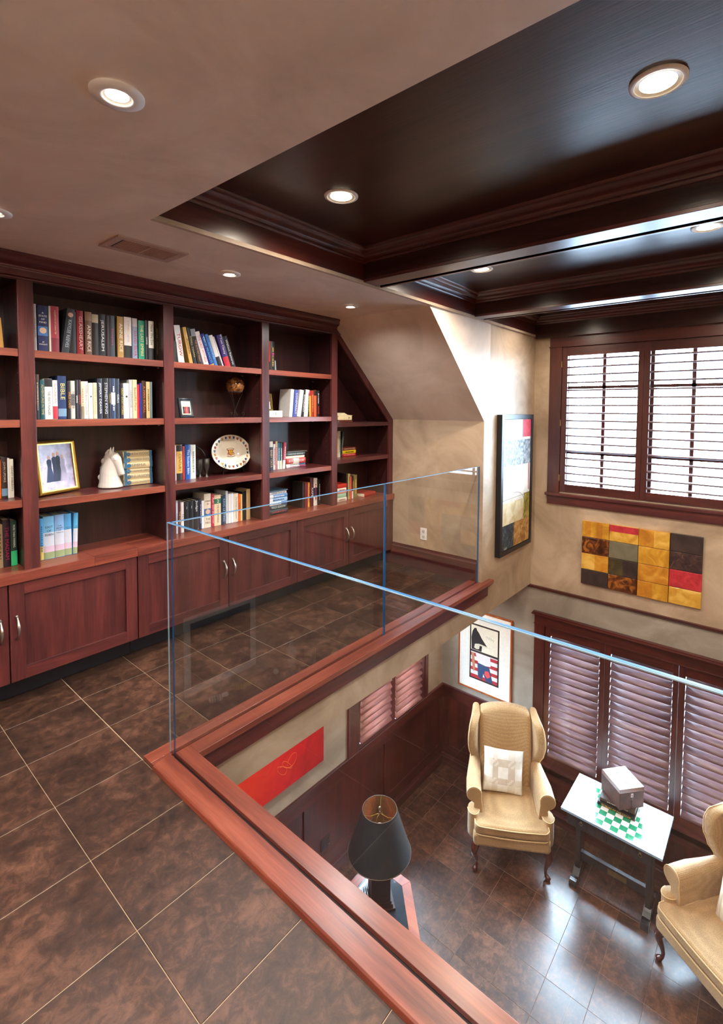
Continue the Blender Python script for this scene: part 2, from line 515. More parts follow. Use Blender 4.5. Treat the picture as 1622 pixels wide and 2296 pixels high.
# recessed lights
def downlight(x, y, z, warm, label, watts, tilt=0.0):
    t = thing('downlight', label, 'ceiling light', (x, y, z - .002), group='downlights in the wooden ceiling' if warm else 'downlights in the plaster ceiling')
    r = (0.049 if warm else 0.0395) * S
    m = MB(1.0)
    if warm:
        m.lathe([(r, .001), (r * .99, -.003), (r * .84, -.006), (r * .80, -.004), (r * .80, .0)], n=40, caps=False)
    else:
        m.lathe([(r, .001), (r * .99, -.004), (r * .62, -.008), (r * .55, -.007), (r * .54, .0)], n=40, caps=False)
    m.build('trim_ring', M_white, t, rel=True, smooth=True)
    m = MB(1.0)
    k = .80 if warm else .54
    m.lathe([(r * k, -.0042), (r * k * .92, -.0022), (r * k * .8, -.0012)], n=40, caps=False)
    m.build('reflector', plain('f2ead8', .25, name='reflector'), t, rel=True, smooth=True)
    m = MB(1.0)
    m.lathe([(0.0001, -.0018), (r * k * .8, -.0012)], n=32, caps=False)
    c = 'fff0d0' if warm else 'fff8f2'
    m.build('lamp_face', plain(c, .5, emit=14.0 if warm else 14.0, name='lamp_face'), t, rel=True)
    ld = bpy.data.lights.new('lamp', 'SPOT'); ld.energy = watts; ld.spot_size = math.radians(164); ld.spot_blend = 0.7
    ld.shadow_soft_size = 0.03
    ld.color = (1.0, 0.87, 0.70) if warm else (1.0, 0.96, 0.93)
    lo = bpy.data.objects.new('lamp', ld); col.objects.link(lo); lo.parent = t
    lo.location = (0, 0, -.035)
    lo.rotation_euler = (tilt, 0, 0)
    return t
for (x, y, lb) in ((1.033, .993, 'round recessed light nearest the corner of the dark wooden ceiling'),
                   (1.05, .196, 'large round recessed light in the dark wooden ceiling, nearest the top right'),
                   (1.94, 1.02, 'small round recessed light in the second wooden coffer, beside the slanted wall'),
                   (1.96, .205, 'round recessed light in the second wooden coffer above the big window'),
                   (1.04, -.62, 'added round recessed light in the first wooden coffer, outside the right photo edge'),  # this light and the next are unseen, added to brighten wall and room
                   (1.95, -.62, 'added round recessed light in the second wooden coffer, outside the right photo edge'),
                   (2.83, 1.0, 'round recessed light in the third wooden coffer over the tall wall'),
                   (2.83, .2, 'round recessed light in the third wooden coffer over the window')):
    downlight(x, y, 1.612, True, lb, 55 if x < 2.5 else 26)
for (x, y, lb) in ((.345, .817, 'large white recessed light in the plaster ceiling at upper left'),
                   (.345, 1.54, 'white recessed light cut by the left edge of the photo'),
                   (1.041, 1.561, 'white recessed light between the air vent and the slanted wall'),
                   (1.722, 1.592, 'small white recessed light nearest the slanted wall')):
    downlight(x, y, Zc, False, lb, 42)
for (x, y, w_) in ((-.6, .8, 'left of'), (-.6, 0, 'straight behind'), (.345, .1, 'above')):  # unseen lights added to raise the ambient light on the loft
    downlight(x, y, Zc, False, 'added unseen white recessed plaster ceiling light %s the camera position' % w_, 42)

for (x, y, w_) in ((2.72, 1.66, 'near the lower corner'), (1.55, 1.66, 'over the red canvas'), (.4, 1.66, 'far left of the red canvas')):
    downlight(x, y, ZS, False, 'white recessed light hidden under the loft %s' % w_, 36)
for (x, y, w_) in ((.2, .9, 'left'), (.2, -.1, 'right')):
    downlight(x, y, ZS - .006, False, 'white recessed light hidden below the loft floor, %s of the two' % w_, 36)

# air vent
vt = thing('air_vent', 'brown slotted air register screwed to the plaster ceiling', 'air vent', (.72, 1.532, Zc))
m = MB(); x0, x1, y0, y1 = .613, .827, 1.463, 1.601
m.box(x0, x1, y0, y0 + .022, Zc - .005, Zc); m.box(x0, x1, y1 - .022, y1, Zc - .005, Zc)
m.box(x0, x0 + .022, y0 + .0221, y1 - .0221, Zc - .005, Zc); m.box(x1 - .022, x1, y0 + .0221, y1 - .0221, Zc - .005, Zc); m.box(.716, .724, y0 + .0221, y1 - .0221, Zc - .005, Zc)
M_vent = plain('a98c80', .45, name='vent_paint')
m.build('frame', M_vent, vt, bev=.001)
m = MB(); m.box(x0 + .01, x1 - .01, y0 + .01, y1 - .01, Zc - .0012, Zc - .0004); m.build('backing', plain('1c1512', .8), vt)
for k in range(20):
    xx = x0 + .03 + k * .0083
    if abs(xx - .72) < .006: continue
    m = MB(); m.prism([(xx, Zc - .001), (xx + .0015, Zc - .001), (xx + .005, Zc - .0045), (xx + .0035, Zc - .0045)], 1, y0 + .0215, y1 - .0215)
    m.build('slat', M_vent, vt)
for (sx, sy) in ((x0 + .011, y1 - .03), (x1 - .011, y0 + .06)):
    m = MB(); m.lathe([(.0025, 0), (.0022, -.001), (.0001, -.0016)], (sx, sy, Zc - .005), 10); m.build('screw', M_nickel, vt)

# ------------------------------------------------------------------ ledge round the stair well
rl = thing('wooden_ledge', 'cherry wood ledge with a slot, running from the foreground to the glass corner', 'ledge', (.66, .2, -.02))
m = MB(); m.prism([(.610, -.0005), (.6125, .009), (.616, .012), (.666, .012), (.666, .0002), (.612, .0002)], 1, YR + .002, 1.304)
m.build('curb_board', WR[1], rl, bev=.001)
m = MB(); m.box(.6785, .7215, YR + .002, 1.305, -.012, .010); m.build('cap_board', WR[1], rl, bev=.002)
m = MB(); m.box(.7125, .7205, YR + .002, 1.252, -.18, -.0125); m.build('fascia_board', W[1], rl, bev=.001)
m = MB(); m.box(.6605, .6785, YR + .002, 1.304, -.010, .0005); m.build('slot', M_black, rl)
rl = thing('wooden_ledge', 'cherry wood ledge with a slot, running from the glass corner to the tall wall', 'ledge', (1.6, 1.31, -.02))
m = MB(); m.prism([(1.3165, .0002), (1.3165, .012), (1.3585, .012), (1.362, .009), (1.3645, .0002)], 0, .6125, XK - .001)
m.build('curb_board', WR[0], rl, bev=.001)
m = MB(); m.prism([(.6125, 1.3045), (.6125, 1.3165), (.6685, 1.3165), (.6685, 1.3045)], 2, .0002, .012); m.build('corner_block', WR[0], rl, bev=.001)
m = MB(); m.box(.7218, XK - .001, 1.253, 1.305, -.010, .010)
m.box(XK - .001, 2.600, 1.253, YC - .0005, -.010, .010)
m.build('cap_board', WR[0], rl, bev=.002)
m = MB(); m.box(.7218, 2.592, 1.257, 1.28, -.016, -.010); m.box(.7218, 2.575, 1.262, 1.284, -.022, -.016)
m.build('cap_moulding', W[0], rl, bev=.001)
m = MB(); m.box(.7218, 2.555, 1.268, YC - .0005, -.076, -.022); m.build('fascia_board', W[0], rl, bev=.001)
m = MB(); m.box(.6785, XK - .001, 1.305, 1.3165, -.004, .0008); m.build('slot', M_black, rl)

# glass balustrade panels
M_edge, nt_, b_ = new_mat('glass_edge_blue')
b_.inputs['Base Color'].default_value = (*srgb('135c90'), 1); b_.inputs['Roughness'].default_value = 0.3
b_.inputs['Coat Weight'].default_value = 0.0
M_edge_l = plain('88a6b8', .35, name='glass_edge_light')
def glass_panel(x0, x1, y0, y1, label, edges):
    t = thing('glass_balustrade', label, 'balustrade', ((x0 + x1) / 2, (y0 + y1) / 2, .004), group='glass balustrade panels')
    m = MB(); z0, z1 = .0012, .679
    run_x = (x1 - x0) > (y1 - y0)
    e = .0005
    if run_x:
        m.add([(x0, y0, z0), (x1, y0, z0), (x1, y0, z1), (x0, y0, z1)], [(0, 1, 2, 3)])
    else:
        m.add([(x0, y0, z0), (x0, y1, z0), (x0, y1, z1), (x0, y0, z1)], [(0, 1, 2, 3)])
    m.build('pane', M_glass, t)
    m = MB(); m.box(x0 + (0 if run_x else .0018), x1, y0 + (.0018 if run_x else 0), y1, z1 - .0012, z1)
    m.build('top_edge', M_edge, t)
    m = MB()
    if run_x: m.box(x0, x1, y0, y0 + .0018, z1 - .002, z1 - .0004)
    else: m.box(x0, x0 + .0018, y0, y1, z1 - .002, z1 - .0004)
    m.build('bevel', M_edge_l, t)  # pale strip, the white reflection along this edge put into its colour
    for (end) in edges:
        m = MB()
        if run_x:
            xx = x0 if end == 'a' else x1 - .0012
            m.box(xx, xx + .0012, y0, y1, z0, z1)
        else:
            yy = y0 if end == 'a' else y1 - .0012
            m.box(x0, x0 + .0035, yy, yy + .0012, z0, z1)
        m.build('end_edge', M_edge if run_x else M_edge_l, t)
    return t
glass_panel(.679, 1.640, 1.3065, 1.3145, 'long glass panel facing the bookcase doors, left of the blue joint', 'ab')
glass_panel(1.6445, 2.503, 1.3065, 1.3145, 'glass panel between the blue joint and the knee wall', 'ab')
glass_panel(.6685, .6765, -.30, 1.318, 'nearest glass panel, its top edge slanting across the photo', 'b')

# ------------------------------------------------------------------ base mouldings of the loft
b = MB(); b.prism([(XK - .012, 0), (XK, 0), (XK, .135), (XK - .004, .135), (XK - .006, .12), (XK - .012, .112)], 1, YC + .03, 1.93)
struct(b, 'baseboard_knee', W[1])
# outlet
def outlet(name, x0, x1, y0, y1, z0, z1, mat, label, axis, brass=False):
    t = thing(name, label, 'outlet', ((x0 + x1) / 2, (y0 + y1) / 2, z0))
    m = MB(); m.box(x0, x1, y0, y1, z0, z1); m.build('cover_plate', mat, t, bev=.0015)
    return t
ot = outlet('wall_outlet', XK - .004, XK, 1.663, 1.71, .188, .262, M_white, 'white electric outlet on the knee wall behind glass', 0)
for zc in (.208, .242):
    m = MB(); m.rbox((XK - .0045, 1.6865, zc), (.002, .022, .024), .008, 2); m.build('socket', plain('d8d4cc', .4), ot)
    m = MB()
    for yy in (1.681, 1.690): m.box(XK - .0062, XK - .0052, yy, yy + .002, zc - .004, zc + .006)
    m.box(XK - .0062, XK - .0052, 1.685, 1.688, zc - .009, zc - .006)
    m.build('slots', M_black, ot)

# ------------------------------------------------------------------ bookcase and cabinets
ZT = .452      # counter top
YS = 1.935     # face of the bookcase stiles
bc = thing('bookcase', 'tall dark cherry built-in bookcase with open shelves and a slanted right end', 'bookcase', (1.3, 2.03, ZT))
posts = [(.0, .043), (.490, .535), (.980, 1.0235), (1.467, 1.510), (1.944, 1.988)]
for (a, c) in posts:
    m = MB(); m.box(a, c, YS, YS + .014, ZT, 1.42); m.build('stile', W[2], bc, bev=.0015)
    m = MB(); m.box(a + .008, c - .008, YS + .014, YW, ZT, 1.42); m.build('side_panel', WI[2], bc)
# right end: vertical stile then slanted stile following the roof slope
m = MB(); m.prism([(2.463, ZT), (XK - .001, ZT), (XK - .001, .934), (2.027, 1.418), (1.988, 1.418), (1.988, 1.398), (2.463, .915)], 1, YS, YS + .014)
m.build('slanted_stile', W[2], bc, bev=.0015)
m = MB(); m.prism([(2.475, ZT), (2.49, ZT), (2.49, .925), (2.00, 1.415), (1.99, 1.40), (2.475, .918)], 1, YS + .014, YW)
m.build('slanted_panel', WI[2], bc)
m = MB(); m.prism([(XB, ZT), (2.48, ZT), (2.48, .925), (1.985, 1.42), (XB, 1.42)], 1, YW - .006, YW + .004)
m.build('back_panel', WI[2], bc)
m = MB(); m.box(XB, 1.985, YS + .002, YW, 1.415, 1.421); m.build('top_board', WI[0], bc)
bays = [(XB + .1, -.0), (.043, .490), (.535, .980), (1.0235, 1.467), (1.510, 1.944)]
for i, (a, c) in enumerate(bays):
    if i == 0: continue
    zs = (1.191, .957, .690 if i == 1 else .680)
    for z in zs:
        m = MB(); m.box(a - .006, c + .006, YS + .014, YW - .007, z - .022, z); m.build('shelf', W[0], bc)
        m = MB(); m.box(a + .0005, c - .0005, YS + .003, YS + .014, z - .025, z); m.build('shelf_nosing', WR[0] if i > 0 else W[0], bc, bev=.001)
for (z, x1) in ((.921, 2.462), (.709, 2.475)):
    m = MB(); m.box(1.982, x1, YS + .014, YW - .007, z - .02, z); m.build('shelf', W[0], bc)
    m = MB(); m.box(1.9885, 2.4625, YS + .003, YS + .014, z - .024, z); m.build('shelf_nosing', W[0], bc, bev=.001)
# peg holes in the side panels
for (a, c) in posts[1:]:
    m = MB()
    for yy in (1.985, 2.09):
        for k in range(26):
            z = .52 + k * .033
            for xx, d in ((a + .008, -1), (c - .008, 1)):
                m.box(xx + d * .0006, xx, yy - .0012, yy + .0012, z - .0012, z + .0012)
    o = m.build('peg_holes', plain('7a5a48', .6), bc); o['kind'] = 'stuff'
# shelf clips
for (xx, z) in ((.968, 1.166), (.968, .932), (1.455, 1.165), (1.455, .932), (1.932, 1.159), (1.932, .93), (2.45, .896)):
    for yy in (1.965, 2.08):
        m = MB(); m.box(xx, xx + .008, yy, yy + .006, z - .006, z); m.build('shelf_clip', M_nickel, bc)
# frieze and crown
def run_profile(prof, x0, x1, x1b=None):
    """prof: (y, z) polygon extruded along x"""
    m = MB(); m.prism(prof, 0, x0, x1); return m
m = run_profile([(YS, 1.418), (YS - .006, 1.418), (YS - .008, 1.422), (YS - .005, 1.426), (YS - .003, 1.428), (YS - .003, 1.449), (YS, 1.449)], XB, 2.018)
m.build('frieze', W[0], bc, smooth='auto')
m = run_profile([(YS, 1.447), (YS - .006, 1.447), (YS - .007, 1.451), (YS - .013, 1.452), (YS - .014, 1.456), (YS - .022, 1.458), (YS - .036, 1.463), (YS - .048, 1.470), (YS - .055, 1.478), (YS - .062, 1.480), (YS - .066, 1.483), (YS - .066, Zc - .0005), (YS, Zc - .0005)], XB, 1.985)
m.build('crown_moulding', W[0], bc, smooth='auto')

WCT = wood(0, '4c1e16', '78382b', '96503c', .33, 'counter_wood')
ct = thing('countertop', 'long cherry wood counter shelf running under the bookcase', 'countertop', (1.3, 2.03, ZT - .033))
for (a, c) in ((XB, .70), (.7003, .856), (.8563, XK - .001)):
    m = MB(); m.box(a, c, 1.917, YW, ZT - .033, ZT - .0002); m.build('board', WCT, ct, bev=.0015)

def handle_mesh():
    m = MB(1.0)
    L = .115
    path = []; rr = []
    for i in range(13):
        t = i / 12; z = (t - .5) * L
        y = -.030 * math.sin(math.pi * t) ** .7 - .004
        path.append((0, y, z)); rr.append(.0042 + .0042 * math.sin(math.pi * t) ** 2 + (.003 if i in (0, 12) else 0))
    m.tube(path, rr, 10)
    for s in (-1, 1):
        st = len(m.v)
        m.lathe([(.0075, 0), (.0075, .003), (.005, .006)], (0, 0, 0), 12)
        m.xf(Matrix.Translation((0, -.0, s * L / 2)) @ Matrix.Rotation(math.pi / 2, 4, 'X'), st)
    me_o = m.build('handle', M_nickel, None, smooth=True, rel=True)
    return me_o
h0 = handle_mesh(); HM = h0.data; bpy.data.objects.remove(h0)
YD = 1.926
def cabinet(x0, x1, xm, label, hs=(True, True)):
    t = thing('base_cabinet', label, 'cabinet', ((x0 + x1) / 2, 2.03, 0))
    m = MB(); m.box(x0 + .001, x1 - .001, YD + .014, YW, .088, ZT - .035); m.build('carcass', WD[2], t)
    m = MB(); m.box(x0 + .001, x1 - .001, 2.005, YW, .002, .088); m.build('kick_board', M_kick, t)
    for (a, c, side) in ((x0, xm, 1), (xm, x1, -1)):
        if a is None or c - a < .05: continue
        g = .0022
        a += g; c -= g
        z0, z1 = .087, .418
        w = .042
        d = MB(); d.box(a, c, YD, YD + .0135, z0, z1)
        # frame with recessed centre panel: rebuild as stiles, rails + panel
        p = MB(); p.box(a + w - .001, c - w + .001, YD + .008, YD + .0125, z0 + w - .001, z1 - w + .001); door = p.build('door', W[2], t)
        for (u0, u1) in ((a, a + w), (c - w, c)):
            d = MB(); d.box(u0, u1, YD, YD + .0135, z0, z1); d.build('stile', W[2], door, bev=.001)
        for (v0, v1) in ((z0, z0 + w), (z1 - w, z1)):
            r_ = MB(); r_.box(a + w, c - w, YD, YD + .0135, v0, v1); r_.build('rail', W[0], door, bev=.001)
        hx = (c - .022) if side == 1 else (a + .019)
        h = bpy.data.objects.new('handle', HM); col.objects.link(h); h.parent = door
        h.location = Vector((hx * S, YD * S, .268 * S)) - org(door)
cabinet(-.79, .022, -.385, 'cherry base cabinet outside the left edge of the photo')
cabinet(.022, .857, .4405, 'cherry base cabinet with the nearest pair of panelled doors, at the left edge')
cabinet(.857, 1.680, 1.267, 'cherry base cabinet seen through the glass left of centre, two doors with silver pulls')
cabinet(1.680, 2.485, 2.078, 'cherry base cabinet farthest right, beside the knee wall')
m = MB(); m.box(2.487, XK - .001, YD + .004, YW, .002, ZT - .034)
t = m.build('cabinet_filler', W[2], None, origin='auto'); tag(t, 'narrow cherry filler strip between the last cabinet and the knee wall', 'panel')

# ------------------------------------------------------------------ windows with shutters
def louver_mesh(L, w, th, tilt, axis):
    """slat centred at 0, along axis (0 x,1 y)"""
    m = MB(1.0); pts = []
    n = 5
    for i in range(n + 1):
        u = -1 + 2 * i / n; pts.append((u * w / 2, th / 2 * (1 - u ** 4) ** .5 + .0012))
    for i in range(n, -1, -1):
        u = -1 + 2 * i / n; pts.append((u * w / 2, -th / 2 * (1 - u ** 4) ** .5 - .0012))
    c, s_ = math.cos(tilt), math.sin(tilt)
    pts = [(p[0] * c - p[1] * s_, p[0] * s_ + p[1] * c) for p in pts]
    m.prism(pts, 1 if axis == 1 else 0, -L / 2, L / 2)
    me = bpy.data.meshes.new('louver'); me.from_pydata(m.v, [], m.f)
    me.polygons.foreach_set('use_smooth', [len(f) == 4 for f in m.f])
    return me

def shutter(parent_label, axis, plane, a0, a1, b0, b1, z0, z1, l0, l1, pitch, tilt, inward, mat, wmul=1.12, thick=.010):
    """panel spans a0..a1 along the wall, louvre opening b0..b1, z0..z1 panel, louvres l0..l1; plane = centre plane"""
    t = thing('shutter_panel', parent_label, 'shutter', ((plane, (a0 + a1) / 2, z0) if axis == 1 else ((a0 + a1) / 2, plane, z0)), group='wooden plantation shutters')
    d = .010
    def bx(u0, u1, za, zb):
        m = MB()
        if axis == 1: m.box(plane - d, plane + d, u0, u1, za, zb)
        else: m.box(u0, u1, plane - d, plane + d, za, zb)
        return m
    bx(a0, b0, z0, z1).build('stile', mat[2], t, bev=.0012); bx(b1, a1, z0, z1).build('stile', mat[2], t, bev=.0012)
    bx(b0, b1, z0, l0).build('rail', mat[axis], t, bev=.0012); bx(b0, b1, l1, z1).build('rail', mat[axis], t, bev=.0012)
    n = int(round((l1 - l0) / pitch))
    p = (l1 - l0) / n
    me = louver_mesh((b1 - b0 - .004) * S, p * wmul * S, thick, tilt, axis); me.materials.append(mat[3] if len(mat) > 3 else mat[axis])
    for k in range(n):
        o = bpy.data.objects.new('louver', me); col.objects.link(o); o.parent = t
        zc = l0 + p * (k + .5)
        o.location = Vector(((plane * S, (b0 + b1) / 2 * S, zc * S) if axis == 1 else ((b0 + b1) / 2 * S, plane * S, zc * S))) - org(t)
    return t

# upper window of the far wall
wu = MB()
xi = X1 - .012
wu.box(xi - .002, X1, UY0 - .078, UY1 + .078, 1.414, 1.478)
win = wu.build('window_1', WD[1], None, bev=.001); win['kind'] = 'structure'
def wpart(m, name, mat, p, bev=.001):
    return m.build(name, mat, p, bev=bev)
m = MB(); m.box(xi - .006, X1, UY0 - .083, UY1 + .083, 1.411, 1.418); wpart(m, 'head_bead', WD[1], win)
for (a, c) in ((UY1, UY1 + .078), (UY0 - .078, UY0)):
    m = MB(); m.box(xi, X1, a, c, .458, 1.412); wpart(m, 'casing', WD[2], win)
m = MB(); m.box(xi - .022, X1 + .03, UY0 - .086, UY1 + .086, .441, .458); wpart(m, 'sill', W[1], win)
m = MB(); m.box(xi - .004, X1, UY0 - .076, UY1 + .076, .383, .441); wpart(m, 'apron', W[1], win)
m = MB(); m.box(X1, X1 + .055, UY1 - .004, UY1 + .004, UZ0, UZ1); m.box(X1, X1 + .055, UY0 - .004, UY0 + .004, UZ0, UZ1); m.box(X1, X1 + .055, UY0 + .0041, UY1 - .0041, UZ1 - .003, UZ1 + .003); wpart(m, 'jamb', WD[2], win, 0)
# sashes, glazing bars and panes behind the shutters
for (a, c) in ((.6125, 1.098), (.152, .6045)):
    m = MB(); xg = X1 + .045
    m.box(xg - .008, xg + .008, c - .028, c, UZ0, UZ1); m.box(xg - .008, xg + .008, a, a + .028, UZ0, UZ1)
    m.box(xg - .008, xg + .008, a, c, UZ0, UZ0 + .035); m.box(xg - .008, xg + .008, a, c, UZ1 - .035, UZ1)
    sash = wpart(m, 'sash', WD[2], win, 0)
    m = MB(); ym = (a + c) / 2; m.box(xg - .005, xg + .005, ym - .010, ym + .010, UZ0 + .035, UZ1 - .035)
    for zz in (.726, 1.15): m.box(xg - .005, xg + .005, a + .028, c - .028, zz - .009, zz + .009)
    m.build('glazing_bar', WD[2], sash)
    m = MB(); m.add([(xg, a + .028, UZ0 + .035), (xg, c - .028, UZ0 + .035), (xg, c - .028, UZ1 - .035), (xg, a + .028, UZ1 - .035)], [(0, 1, 2, 3)]); m.build('pane', M_pane, sash)
xs_ = X1 + .004
WU = wood(1, '4a3436', '664a4c', '7c6060', .5, 'open_louvre', 0.0)
shutter('upper wooden shutter with open louvres nearest the wall corner, over the sill', 1, xs_, .627, 1.1, .656, 1.067, .468, 1.411, .519, 1.352, .049, math.radians(2), 1, [WU, WD[1], WD[2], WU], 1.1, .014)
shutter('second upper wooden shutter with open louvres, cut by the right photo edge', 1, xs_, .152, .6255, .182, .592, .468, 1.411, .519, 1.352, .049, math.radians(2), 1, [WU, WD[1], WD[2], WU], 1.1, .014)
# hinges
for z in (1.30, .92, .56):
    m = MB(); m.box(X1 - .014, X1 - .008, 1.0995, 1.105, z - .02, z + .02); m.build('hinge', plain('a08a50', .35, 1.0), win)

# lower window of the far wall
m = MB(); m.box(X1 - .016, X1, VY0 - .07, VY1 + .07, -.45, -.386)
wl = m.build('window_2', WD[1], None, bev=.001); wl['kind'] = 'structure'
m = MB(); m.box(X1 - .034, X1, VY0 - .086, VY1 + .086, -.386, -.378); m.box(X1 - .028, X1, VY0 - .08, VY1 + .08, -.378, -.369); wpart(m, 'head_cap', WD[1], wl)
m = MB(); m.box(X1 - .020, X1, VY0 - .074, VY1 + .074, -.456, -.449); wpart(m, 'head_bead', WD[1], wl)
for (a, c) in ((VY1, VY1 + .071), (VY0 - .071, VY0)):
    m = MB(); m.box(X1 - .013, X1, a, c, -1.40, -.455); wpart(m, 'casing', WD[2], wl)
m = MB(); m.box(X1 - .034, X1 + .03, VY0 - .08, VY1 + .02, -1.418, -1.405); wpart(m, 'sill', W[1], wl)
m = MB(); m.box(X1 - .012, X1, VY0 - .07, VY1 + .02, -1.47, -1.418); wpart(m, 'apron', W[1], wl)
m = MB(); m.box(X1, X1 + .055, VY1 - .003, VY1 + .004, VZ0, VZ1); m.box(X1, X1 + .055, VY0 - .004, VY0 + .003, VZ0, VZ1); wpart(m, 'jamb', WD[2], wl, 0)
for (a, c) in ((.792, 1.17), (.392, .790), (.004, .390)):
    m = MB(); xg = X1 + .045
    m.box(xg - .008, xg + .008, c - .025, c, VZ0, VZ1); m.box(xg - .008, xg + .008, a, a + .025, VZ0, VZ1)
    m.box(xg - .008, xg + .008, a, c, VZ0, VZ0 + .035); m.box(xg - .008, xg + .008, a, c, VZ1 - .035, VZ1)
    sash = wpart(m, 'sash', WD[2], wl, 0)
    m = MB(); m.add([(xg, a + .02, VZ0 + .03), (xg, c - .02, VZ0 + .03), (xg, c - .02, VZ1 - .03), (xg, a + .02, VZ1 - .03)], [(0, 1, 2, 3)]); m.build('pane', M_pane, sash)
WM = [wood(i, '3e262c', '624448', '8c6a60', 0.4, 'louvre_wood', .25, 1.8) for i in range(3)]
MATL = [WD[0], WD[1], WD[2], WM[1]]
shutter('lower wooden shutter with closed louvres behind the wing chair', 1, xs_, .793, 1.172, .822, 1.136, -1.404, -.458, -1.345, -.515, .0495, math.radians(39), 1, MATL, 1.3)
shutter('middle lower wooden shutter with closed louvres behind the box on the table', 1, xs_, .394, .7915, .422, .758, -1.404, -.458, -1.345, -.515, .0495, math.radians(39), 1, MATL, 1.3)
shutter('right lower wooden shutter with closed louvres at the photo edge', 1, xs_, .006, .3925, .036, .360, -1.404, -.458, -1.345, -.515, .0495, math.radians(39), 1, MATL, 1.3)

# window in the lower left wall
m = MB(); m.box(2.127, 3.006, YL - .014, YL, LWz1, LWz1 + .06)
wz = m.build('window_3', WD[0], None, bev=.001); wz['kind'] = 'structure'
for (a, c) in ((2.128, 2.224), (2.966, 3.006)):
    m = MB(); m.box(a, c, YL - .014, YL, -1.15, LWz1); wpart(m, 'casing', W[2], wz)
m = MB(); m.box(2.93, 2.966, YL - .008, YL + .01, -1.15, LWz1); wpart(m, 'jamb', W[2], wz)
for (a, c) in ((2.227, 2.578), (2.58, 2.928)):
    m = MB(); yg = YL + .045
    m.box(a, a + .025, yg - .008, yg + .008, LWz0, LWz1); m.box(c - .025, c, yg - .008, yg + .008, LWz0, LWz1)
    m.box(a, c, yg - .008, yg + .008, LWz0, LWz0 + .03); m.box(a, c, yg - .008, yg + .008, LWz1 - .03, LWz1)
    sash = wpart(m, 'sash', WD[2], wz, 0)
    m = MB(); m.add([(a + .02, yg, LWz0 + .02), (c - .02, yg, LWz0 + .02), (c - .02, yg, LWz1 - .02), (a + .02, yg, LWz1 - .02)], [(0, 1, 2, 3)]); m.build('pane', M_pane, sash)
MATP = [wood(0, '6e3d38', '9a6258', 'b98070', 0.38, 'lit_pink_louvre')] + WM[1:]  # shutter wood tinted pink, the light on these slats put into its colour
MATP = [W[0], W[1], W[2], MATP[0]]
shutter('wooden shutter left of the other, in the window beside the red painting', 0, YL + .002, 2.2255, 2.5795, 2.236, 2.557, -1.148, LWz1 - .002, -1.115, -.47, .047, math.radians(44), 1, MATP, 1.28)
shutter('wooden shutter in the side window nearest the lower room corner', 0, YL + .002, 2.5805, 2.9285, 2.603, 2.922, -1.148, LWz1 - .002, -1.137, -.47, .047, math.radians(44), 1, MATP, 1.28)

# ------------------------------------------------------------------ wainscot, rails and baseboards of the lower room
m = MB(); m.prism([(X1 - .020, -.195), (X1, -.195), (X1, -.214), (X1 - .012, -.214), (X1 - .016, -.208), (X1 - .020, -.203)], 1, YR, YL)
struct(m, 'trim_2', WD[1])
def wainscot(axis, wallp, a0, a1, stiles, name, top=-1.150):
    """panelling on a wall plane; axis = run direction"""
    d = 1 if axis == 0 else 1
    def bx(m, u0, u1, dep, z0, z1):
        if axis == 0: m.box(u0, u1, wallp - dep, wallp, z0, z1)
        else: m.box(wallp - dep, wallp, u0, u1, z0, z1)
        return m
    root = struct(bx(MB(), a0, a1, .004, ZF, top - .012), name, WD[2])
    bx(MB(), a0, a1, .016, top - .013, top).build('chair_rail', W[axis], root, bev=.001)
    bx(MB(), a0, a1, .012, top - .095, top - .013).build('top_rail', WD[axis], root, bev=.0008)
    bx(MB(), a0, a1, .012, ZF + .09, ZF + .165).build('bottom_rail', WD[axis], root, bev=.0008)
    for (u0, u1) in stiles:
        bx(MB(), u0, u1, .012, ZF + .165, top - .095).build('stile', WD[2], root, bev=.0008)
    m = MB()
    pr = [(0, ZF), (.016, ZF), (.016, ZF + .062), (.011, ZF + .070), (.013, ZF + .078), (.008, ZF + .088), (0, ZF + .09)]
    m.prism([(wallp - .004 - p[0], p[1]) for p in pr], axis, a0, a1)
    m.build('base_moulding', W[axis], root)
    return root
wainscot(0, YL, XB, X1 - .001, [(1.06, 1.12), (1.765, 1.825), (2.485, 2.545), (3.16, 3.215)], 'trim_wainscot_left')
wainscot(1, X1, VY1 + .005 + .02, YL - .005, [(1.22, 1.28), (1.915, 1.965)], 'trim_wainscot_far')
# panelling below the lower window (lower top)
r = wainscot(1, X1, YR, VY1 + .022, [(.78, .83), (.38, .43), (1.10, 1.19), (-.02, .03)], 'trim_wainscot_window', top=-1.42 + .0)

# ------------------------------------------------------------------ books
M_page = plain('d9cdb2', .8, name='paper')
def spine_text(body, w, h, colr, parent, vertical, zc, name='title', cap=None, lenmax=None):
    mat = plain(colr, .5, name='print_' + colr)
    if vertical:
        L = lenmax or h * .8
        size = min(w * .72, L / max(1, len(body)) / .62)
        if cap: size = min(size, cap)
        tm = text_mesh(name, body, size, mat, parent, (w / 2, -.0032, zc), (0, 0, 0))
        tm.rotation_euler = Matrix(((0, 1, 0), (0, 0, -1), (-1, 0, 0))).to_euler()
        dx = max(1e-4, max(v.co.x for v in tm.data.vertices) - min(v.co.x for v in tm.data.vertices)); dy = max(1e-4, max(v.co.y for v in tm.data.vertices) - min(v.co.y for v in tm.data.vertices))
        k = L / dx if dx > L else min(1.35, L / dx)
        tm.scale = (k, min(1.2, w * .5 / dy), 1)
    else:
        tm = text_mesh(name, body, .02, mat, parent, (w / 2, -.0032, zc), (math.pi / 2, 0, 0), line=1.25)
        k = w * .78 / max(1e-4, max(v.co.x for v in tm.data.vertices) - min(v.co.x for v in tm.data.vertices))
        tm.scale = (k, min(k, 1.2), 1)
    return tm

